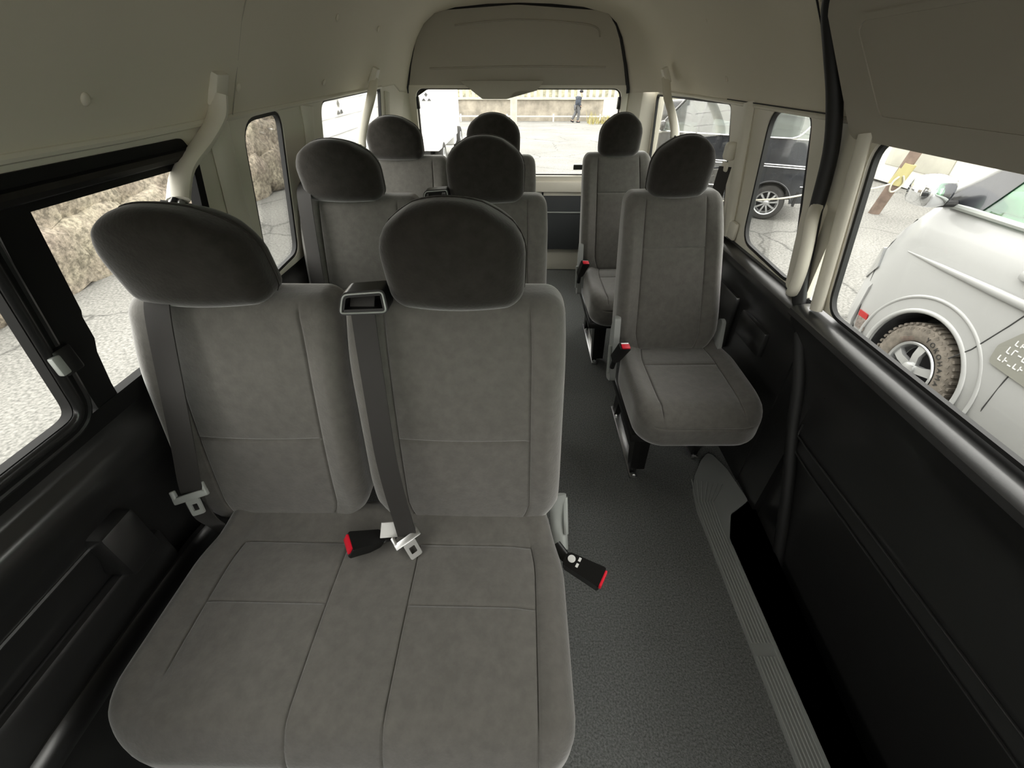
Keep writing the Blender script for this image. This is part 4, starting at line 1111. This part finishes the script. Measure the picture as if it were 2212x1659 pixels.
for x_ in (3.7, 5.8):
    w_ = wheel(None, (0, 0, 0), .3, .2, 'x', -1, .19, 5, 'tyreblack'); w_.parent = wc; w_.location = Vector((x_, 14.58, z0 + .3)) - wc.location; w_.rotation_euler = (0, 0, R(90))
tag(wc, 'white car mostly hidden behind the right rear headrest, parked beyond the tailgate window', 'car')

# ---- black wagon seen through the right rear windows (local +x = towards its front, y = away from us)
bw = empty('black_wagon', (4.05, 7.35, GZ), (0, 0, R(180 - 28)))
def mirror_local(): pass
# local frame: x axis = direction (-.88,.47) ; local -y? outward normal towards the viewer
def wag(x, zs):  # section at station x : list of (depth d, z), d=0 near side
    return [(x, d, z) for d, z in zs]
SGN = 1   # local y of the near side is 0; body extends to y=-1.45*SGN away
bm = bmesh.new()
def sec(x, zt, inset=0., zb=.27):
    return [(x, -inset, zb), (x, .02 - inset, .55), (x, .01 - inset, .85), (x, -.01 - inset, zt), (x, -1.45 + inset, zt), (x, -1.47 + inset, .85), (x, -1.48 + inset, .55), (x, -1.45 + inset, zb)]
loft(bm, [sec(-.50, 1.10, .12, .36), sec(-.46, 1.16, .05, .30), sec(-.2, 1.175), (sec(.7, 1.175)), sec(1.9, 1.175), sec(2.35, 1.05, .02), sec(2.75, .92, .08), sec(2.85, .75, .2)])
body = finish(bm, 'body', 'blackpaint', bw)
cy = bmesh.new(); lathe(cy, [(.32, -.35), (.32, .2)], 'y', (0.03, 0, .26), 40); cy2 = bmesh.new(); lathe(cy2, [(.32, -.35), (.32, .2)], 'y', (2.28, 0, .26), 40)
cut(body, [cy, cy2])
bm = bmesh.new()
def sec2(x, zt, ins): return [(x, -.01 - ins * .2, 1.17), (x, -.10 - ins, zt - .08), (x, -.16 - ins, zt), (x, -1.30 + ins, zt), (x, -1.36 + ins, zt - .08), (x, -1.44 + ins * .2, 1.17)]
roof = bmesh.new(); loft(roof, [[(x, -.14 - i, zt - .06), (x, -.2 - i, zt), (x, -1.26 + i, zt), (x, -1.32 + i, zt - .06)] for x, zt, i in ((-.36, 1.70, .05), (-.25, 1.74, 0), (1.3, 1.76, 0), (1.62, 1.70, .04))]); finish(roof, 'roof', 'blackpaint', bw)
gl = bmesh.new()
v = [gl.verts.new(p) for p in ((-.40, .0, 1.19), (2.0, .0, 1.19), (1.62, -.145, 1.66), (-.28, -.145, 1.66))]; gl.faces.new(v); gg = finish(gl, 'side_glass', 'darkglass', bw, False)
gg.modifiers.new('t', 'SOLIDIFY').thickness = .005
for xa, xb_, ww in ((-.44, -.30, .10), (.62, .66, .07), (1.36, 1.30, .09), (2.05, 1.60, .06)):
    bm = bmesh.new(); tube(bm, [(xa, .006, 1.17), (xb_, -.15, 1.70)], ww / 2, 8, (1, .5)); finish(bm, 'pillar', 'blackpaint', bw)
tube_obj('window_brightwork', smooth_path([(2.0, .012, 1.195), (1.0, .016, 1.19), (.1, .016, 1.19), (-.05, .010, 1.20), (-.14, .0, 1.25), (-.22, -.03, 1.36)], 6), .018, 'chrome', bw, 8, (1, .8))
for z in (.83, .80): tube_obj('side_moulding', [(-.34, .022, z), (1.9, .024, z)], .011, 'chrome', bw, 8)
tube_obj('sill_moulding', [(.45, .02, .46), (1.9, .02, .46)], .012, 'chrome', bw, 8)
arc = [(0.03 + .335 * math.cos(a), .016, .26 + .335 * math.sin(a)) for a in [R(8 + 164 * k / 24) for k in range(25)]]
tube_obj('arch_lip', arc, .010, 'blackpaint', bw, 8)
tube_obj('bumper_seam', smooth_path([(-.36, .018, .55), (-.44, .0, .55)], 3), .008, 'chrome', bw, 6)
box_obj('mud_flap', (-.36, -.12, .36), (.035, .22, .22), 'rubber', bw)
for x_ in (.03, 2.28):
    w_ = wheel(bw, (x_, -.01, .262), .262, .18, 'x', 1, .185, 9, 'tyreblack', 'alloy'); w_.rotation_euler = (0, 0, R(90))
for x_ in (.35, 1.35):
    for d in (-.38, -1.05):
        bm = bmesh.new(); bbox(bm, (x_, d, 1.22), (.14, .44, .5), bev=.05); finish(bm, 'seat', 'carseat', bw)
tube_obj('belt', [(.70, -.17, 1.65), (.72, -.16, 1.35), (.74, -.2, 1.2)], .02, 'rubber', bw, 6)
mr = bmesh.new(); bbox(mr, (1.90, .10, 1.28), (.10, .16, .14), bev=.04); finish(mr, 'door_mirror', 'blackpaint', bw)
tag(bw, 'glossy black wagon with bright window strips parked outside the right rear side windows', 'car')

# ---- white van beside the sliding door: near side at x=2.75, nose towards +y
WX = 2.75
wv = empty('white_van', (WX, 1.5, GZ))
def nose(y): return .34 * max(0, (y - 2.97) / .6) ** 2.3
def zhood(y):
    pts = [(-2.2, .66), (2.35, .66), (2.75, .655), (3.0, .64), (3.12, .58), (3.25, .44), (3.36, .30), (3.44, .10), (3.50, .02), (3.56, -.12), (3.58, -.30)]
    for (a, za), (b, zb) in zip(pts, pts[1:]):
        if y <= b: return za + (zb - za) * (y - a) / (b - a)
    return pts[-1][1]
def vsec(y):
    zt = zhood(y); ns = nose(y); zb = -.43 + .06 * sstep(3.0, 3.58, y)
    pr = [(.05, 0), (.012, .10), (0, .30), (.004, .55), (.016, .78), (.045, .93), (.10, 1.0)]
    Wv = 1.75 - ns
    L = [(WX + ns + dx, y, zb + (zt - zb) * t) for dx, t in pr]
    Rr = [(WX + Wv - dx, y, zb + (zt - zb) * t) for dx, t in pr[::-1]]
    return L + Rr
bm = bmesh.new(); ysv = [-2.2, -1.5, -.6, .2, .8, 1.2, 1.6, 1.9, 2.1, 2.3, 2.5, 2.7, 2.85, 3.0, 3.1, 3.2, 3.28, 3.36, 3.42, 3.48, 3.53, 3.56, 3.58]
loft(bm, [vsec(y) for y in ysv])
vb = at(finish(bm, 'body', 'whitepaint'), wv)
HUB = (2.51, -.345); TR = .315
c1 = bmesh.new(); lathe(c1, [(.395, 2.5), (.395, 3.08)], 'x', (0, HUB[0], HUB[1]), 56); c2 = bmesh.new(); lathe(c2, [(.395, 2.5), (.395, 3.08)], 'x', (0, -.6, HUB[1]), 56)
cut(vb, [c1, c2])
ln = bmesh.new(); lathe(ln, [(.392, 2.78), (.392, 3.07), (.001, 3.07)], 'x', (0, HUB[0], HUB[1]), 48, False); at(finish(ln, 'arch_liner', 'archliner'), wv)
for rr, tr_ in ((.405, .016), (.50, .012)):
    a0 = R(-8)
    pts = [(WX + nose(HUB[0] + rr * math.cos(a)) * 1.0 + .004, HUB[0] + rr * math.cos(a), HUB[1] + rr * math.sin(a)) for a in [a0 + (PI - 2 * a0) * k / 40 for k in range(41)]]
    at(tube_obj('arch_flare' if rr < .45 else 'arch_crease', pts, tr_, 'whitepaint', None, 10, (1.0, .8)), wv)
wh = wheel(None, (0, 0, 0), TR, .2, 'x', -1, .19, 5, 'tyre', 'alloy', lug=True); wh.parent = wv; wh.location = (.03, HUB[0] - 1.5, HUB[1] - GZ)
wh2 = copy_tree(wh, wv); wh2.location = (.03, -.6 - 1.5, HUB[1] - GZ)
# tyre lettering, raised around the sidewall
for i, ch in enumerate('YOKOHAMA'):
    a = R(95 + i * 11); r_ = TR * .755
    M4 = Matrix(((0, 0, -1, -.0135), (-math.sin(a), math.cos(a), 0, r_ * math.cos(a)), (math.cos(a), math.sin(a), 0, r_ * math.sin(a)), (0, 0, 0, 1)))
    text_obj('tyre_letter', ch, .046, M4, 'tyreblack', wh, .0015)
# panel gaps, crease, handle, badge, sticker, lamp, mirror
def side(y, z, out=.004):
    # near-side surface point
    zt = zhood(y); zb = -.43; t = (z - zb) / (zt - zb)
    pr = [(.05, 0), (.012, .10), (0, .30), (.004, .55), (.016, .78), (.045, .93), (.10, 1.0)]
    dx = .1
    for (d0, t0), (d1, t1) in zip(pr, pr[1:]):
        if t <= t1: dx = d0 + (d1 - d0) * (t - t0) / (t1 - t0); break
    return (WX + nose(y) + dx - out, y, z)
at(tube_obj('panel_gap', [side(2.29, -.12, 0), side(2.21, .0, 0), side(2.13, .20, 0), side(2.10, .29, 0), side(2.06, .62, 0)], .004, 'darkgap', None, 6), wv)
at(tube_obj('panel_gap', [side(1.93, -.41, 0), side(1.95, -.25, 0), side(1.955, -.05, 0), side(1.955, .10, 0), side(1.93, .30, 0)], .004, 'darkgap', None, 6), wv)
at(tube_obj('panel_gap', [side(3.17, .50, 0), side(3.26, .30, 0), side(3.30, .18, 0), side(3.24, .08, 0), side(3.15, -.20, 0), side(3.14, -.36, 0)], .004, 'darkgap', None, 6), wv)
at(tube_obj('body_crease', [side(3.0, .325, .002), side(2.7, .33, .010), side(2.3, .333, .016), side(1.6, .335, .018), side(.5, .335, .018)], [.004, .016, .024, .028, .028], 'whitepaint', None, 10, (.6, 1)), wv)
hd = at(box_obj('door_handle', (WX + .012, 2.14, .46), (.05, .23, .06), 'whitepaint', None, bev=.02), wv)
box_obj('handle_recess', (WX + .018, 2.16, .50), (.012, .16, .03), 'panelline', hd, bev=.005)
bp_ = rpoly([(1.80, -.02), (2.085, -.005), (2.10, .10), (2.03, .225), (1.80, .24)], [.03, .04, .05, .05, .03])
bd = at(prism_obj('door_badge', bp_, lambda a, b: (WX - .010, a, b), lambda a, b: (WX + .012, a, b), 'emblemgrey'), wv)
bm = bmesh.new(); rb = random.Random(4)
for row, (zz, n_, hgt) in enumerate(((.05, 5, .034), (.105, 8, .040), (.155, 8, .030))):
    for k in range(n_):
        yy = 2.05 - row * .012 - k * .030
        if k % 3 != 2: bbox(bm, (WX - .011, yy, zz), (.003, .005, hgt * rb.uniform(.7, 1)))
        bbox(bm, (WX - .011, yy - .008, zz + hgt * rb.choice((-.4, .0, .38))), (.003, .018, .005))
finish(bm, 'raised_characters', 'white', bd, False)
sk = at(prism_obj('sticker', [(3.097, -.328), (2.988, -.317), (3.007, -.229), (3.116, -.237)], lambda a, b: side(a, b, .010), lambda a, b: side(a, b, .001), 'sticker', None, False), wv)
prism_obj('sticker_band', [(3.116, -.237), (3.007, -.229), (3.016, -.187), (3.125, -.194)], lambda a, b: side(a, b, .010), lambda a, b: side(a, b, .001), 'stickerred', sk, False)
hp = rpoly([(3.20, .13), (3.36, -.02), (3.44, .05), (3.33, .235), (3.28, .26)], .015)
at(prism_obj('headlamp', hp, lambda a, b: (WX + nose(a) - .012 + .03 * max(0, b), a, b), lambda a, b: (WX + nose(a) + .12, a, b), 'lampglass'), wv)
bm = bmesh.new(); loft(bm, [[(WX + nose(min(y, 3.5)) + dx - .012 + e, y + yo, z) for dx, yo, z in ((.03, 0, -.42), (0, .0, -.3), (0, 0, -.02), (.03, 0, .04), (.3, 0, .04), (.3, 0, -.42))] for y, e in ((3.16, .0), (3.25, -.002), (3.40, .01), (3.55, .06), (3.62, .14), (3.66, .3))]); at(finish(bm, 'bumper', 'whitepaint'), wv)
# greenhouse
ZB = .655
at(tube_obj('belt_strip', [(WX + .075, 2.98, ZB - .005), (WX + .055, 2.6, ZB), (WX + .055, -2.0, ZB)], .016, 'zinc', None, 8, (1, 1.2)), wv)
gpts = [(3.0, ZB), (-2.0, ZB), (-2.0, 1.25), (2.45, 1.25)]
at(prism_obj('side_glass', gpts, lambda a, b: (WX + .07 + (b - ZB) * .28, a, b), lambda a, b: (WX + .075 + (b - ZB) * .28, a, b), 'greenglass', None, False), wv)
at(prism_obj('sail_panel', [(3.02, ZB), (2.74, ZB), (2.70, .74), (2.62, .93), (2.80, .93)], lambda a, b: (WX + .062 + (b - ZB) * .28, a, b), lambda a, b: (WX + .078 + (b - ZB) * .28, a, b), 'blackpaint', None, False), wv)
at(tube_obj('front_pillar', [(WX + .09, 3.06, ZB - .01), (WX + .17, 2.74, .98), (WX + .25, 2.42, 1.27)], .032, 'whitepaint', None, 10), wv)
at(tube_obj('window_pillar', [(WX + .07, 1.6, ZB), (WX + .24, 1.62, 1.25)], .03, 'blackpaint', None, 8), wv)
at(prism_obj('windshield', [(WX + .12, 3.08), (WX + 1.63, 3.08), (WX + 1.50, 2.40), (WX + .25, 2.40)], lambda a, b: (a, b, ZB + (3.08 - b) * .88), lambda a, b: (a, b - .004, ZB + (3.08 - b) * .88 - .004), 'greenglass', None, False), wv)
bm = bmesh.new(); bbox(bm, (WX + .875, .2, 1.29), (1.3, 4.45, .09), bev=.04); at(finish(bm, 'roof', 'whitepaint'), wv)
for x_ in (WX + .5, WX + 1.2):
    bm = bmesh.new(); bbox(bm, (x_, 1.75, .72), (.44, .14, .56), bev=.06, seg=3); bbox(bm, (x_, 1.72, 1.10), (.26, .10, .18), bev=.04, seg=3); at(finish(bm, 'seat', 'carseat'), wv)
bm = bmesh.new(); bbox(bm, (WX + .9, 2.72, .70), (1.4, .38, .10), bev=.04, seg=3); at(finish(bm, 'dashboard', 'carseat'), wv)
bm = bmesh.new()
for k in range(36): pass
sw_ = [(WX + .5 + .17 * math.cos(2 * PI * k / 28), 2.42 + .05 * math.sin(2 * PI * k / 28), .80 + .16 * math.sin(2 * PI * k / 28)) for k in range(28)]
at(tube_obj('steering_wheel', sw_, .014, 'blackmetal', None, 8, closed=True), wv)
bm.free()
# chrome mirror
mi = bmesh.new(); r_ = bmesh.ops.create_uvsphere(mi, u_segments=28, v_segments=18, radius=1)
for v_ in r_['verts']:
    p = v_.co; m_ = max(abs(p.x), abs(p.y), abs(p.z)); q = p.lerp(p / m_, .35)
    v_.co = Vector((WX - .10 + q.x * .12, 2.965 - q.y * .115 + q.x * .02, .735 + q.z * .098))
mo = at(finish(mi, 'mirror_shell', 'chrome'), wv)
at(tube_obj('mirror_arm', [(WX + .07, 2.92, ZB + .01), (WX - .03, 2.96, ZB + .0), (WX - .09, 2.98, .665)], .022, 'rubber', None, 8), wv)
tag(wv, 'white van with chrome mirror and dusty front wheel parked right outside the sliding door window', 'van')

# timber prop with yellow wrap and rope, right
tp = empty('timber_pole', (6.2, 7.8, GZ))
at(tube_obj('shaft', [(6.2, 7.8, GZ - .02), (6.55, 7.5, 2.4)], .085, 'wood', None, 10), tp)
at(tube_obj('yellow_wrap', [(6.265, 7.745, -.18), (6.31, 7.70, .14)], .10, 'yellow', None, 10), tp)
at(tube_obj('rope_loop', smooth_path([(6.20, 7.65, -.05), (6.10, 7.60, -.12), (6.12, 7.60, -.25), (6.22, 7.62, -.26), (6.30, 7.62, -.15), (6.24, 7.62, -.03)], 5), .014, 'rope', None, 6), tp)
tag(tp, 'brown leaning timber pole with yellow wrap and rope, left of the white van', 'pole')
tag(tube_obj('rope_line', smooth_path([(5.95, 7.45, -.12), (5.0, 6.6, -.02), (4.25, 6.35, .015), (3.6, 6.35, -.10), (2.4, 6.3, -.13)], 8), .012, 'rope', None, 6), 'pale rope strung low in front of the black wagon', 'rope')
# pale block wall / fence on the right far side
bwl = empty('block_wall', (8.2, 10, GZ))
at(box_obj('wall_body', (8.3, 9, GZ + .45), (.25, 18, .9), 'rail'), bwl)
at(box_obj('wall_cap', (8.25, 9, GZ + .95), (.4, 18, .10), 'rail', None, bev=.02), bwl)
at(box_obj('upper_rail', (8.3, 9, GZ + 1.30), (.12, 18, .28), 'rail'), bwl)
for k in range(9): at(box_obj('post', (8.28, .5 + 2 * k, GZ + 1.15), (.12, .12, .5), 'rail'), bwl)
for k in range(6): at(box_obj('recessed_panel', (8.165, 2 + 2.6 * k, GZ + .50), (.02, 1.7, .34), 'palecon', None, bev=.008), bwl)
tag(bwl, 'pale concrete block wall with white rails outside on the right beyond the white van', 'wall')
bb = bmesh.new(); rnd = random.Random(9)
for i in range(26):
    r_ = bmesh.ops.create_icosphere(bb, subdivisions=2, radius=rnd.uniform(.8, 1.6))
    c = Vector((rnd.uniform(10, 14), rnd.uniform(-2, 24), rnd.uniform(.2, 1.8)))
    for v_ in r_['verts']: v_.co = v_.co * (1 + .25 * math.sin(v_.co.x * 7 + i) * math.sin(v_.co.z * 6)) + c
tag(finish(bb, 'shrub_bank', 'hill'), 'grey green scrub bank far behind the block wall on the right', 'shrubs', kind='stuff')

# ------------------------------------------------------------------ light
w = bpy.data.worlds.new('overcast'); scene.world = w; w.use_nodes = True
nt = w.node_tree; bg = nt.nodes['Background']
tc = nt.nodes.new('ShaderNodeTexCoord'); sp_ = nt.nodes.new('ShaderNodeSeparateXYZ'); rp_ = nt.nodes.new('ShaderNodeValToRGB')
rp_.color_ramp.elements[0].position = 0; rp_.color_ramp.elements[0].color = (1., .985, .93, 1)
rp_.color_ramp.elements[1].position = 1; rp_.color_ramp.elements[1].color = (1.0, .99, .96, 1)
nt.links.new(tc.outputs['Generated'], sp_.inputs[0]); nt.links.new(sp_.outputs['Z'], rp_.inputs['Fac']); nt.links.new(rp_.outputs[0], bg.inputs['Color'])
bg.inputs['Strength'].default_value = 1.0
vs = scene.view_settings
scene.display_settings.display_device = 'sRGB'
vs.view_transform = 'Standard'; vs.look = 'None'; vs.gamma = 1.; vs.use_curve_mapping = False
vs.exposure = 2.48
scene.cycles.use_denoising = True
scene.cycles.max_bounces = 14; scene.cycles.diffuse_bounces = 6; scene.cycles.transparent_max_bounces = 16; scene.cycles.glossy_bounces = 4
scene.cycles.caustics_reflective = False
bake_all()
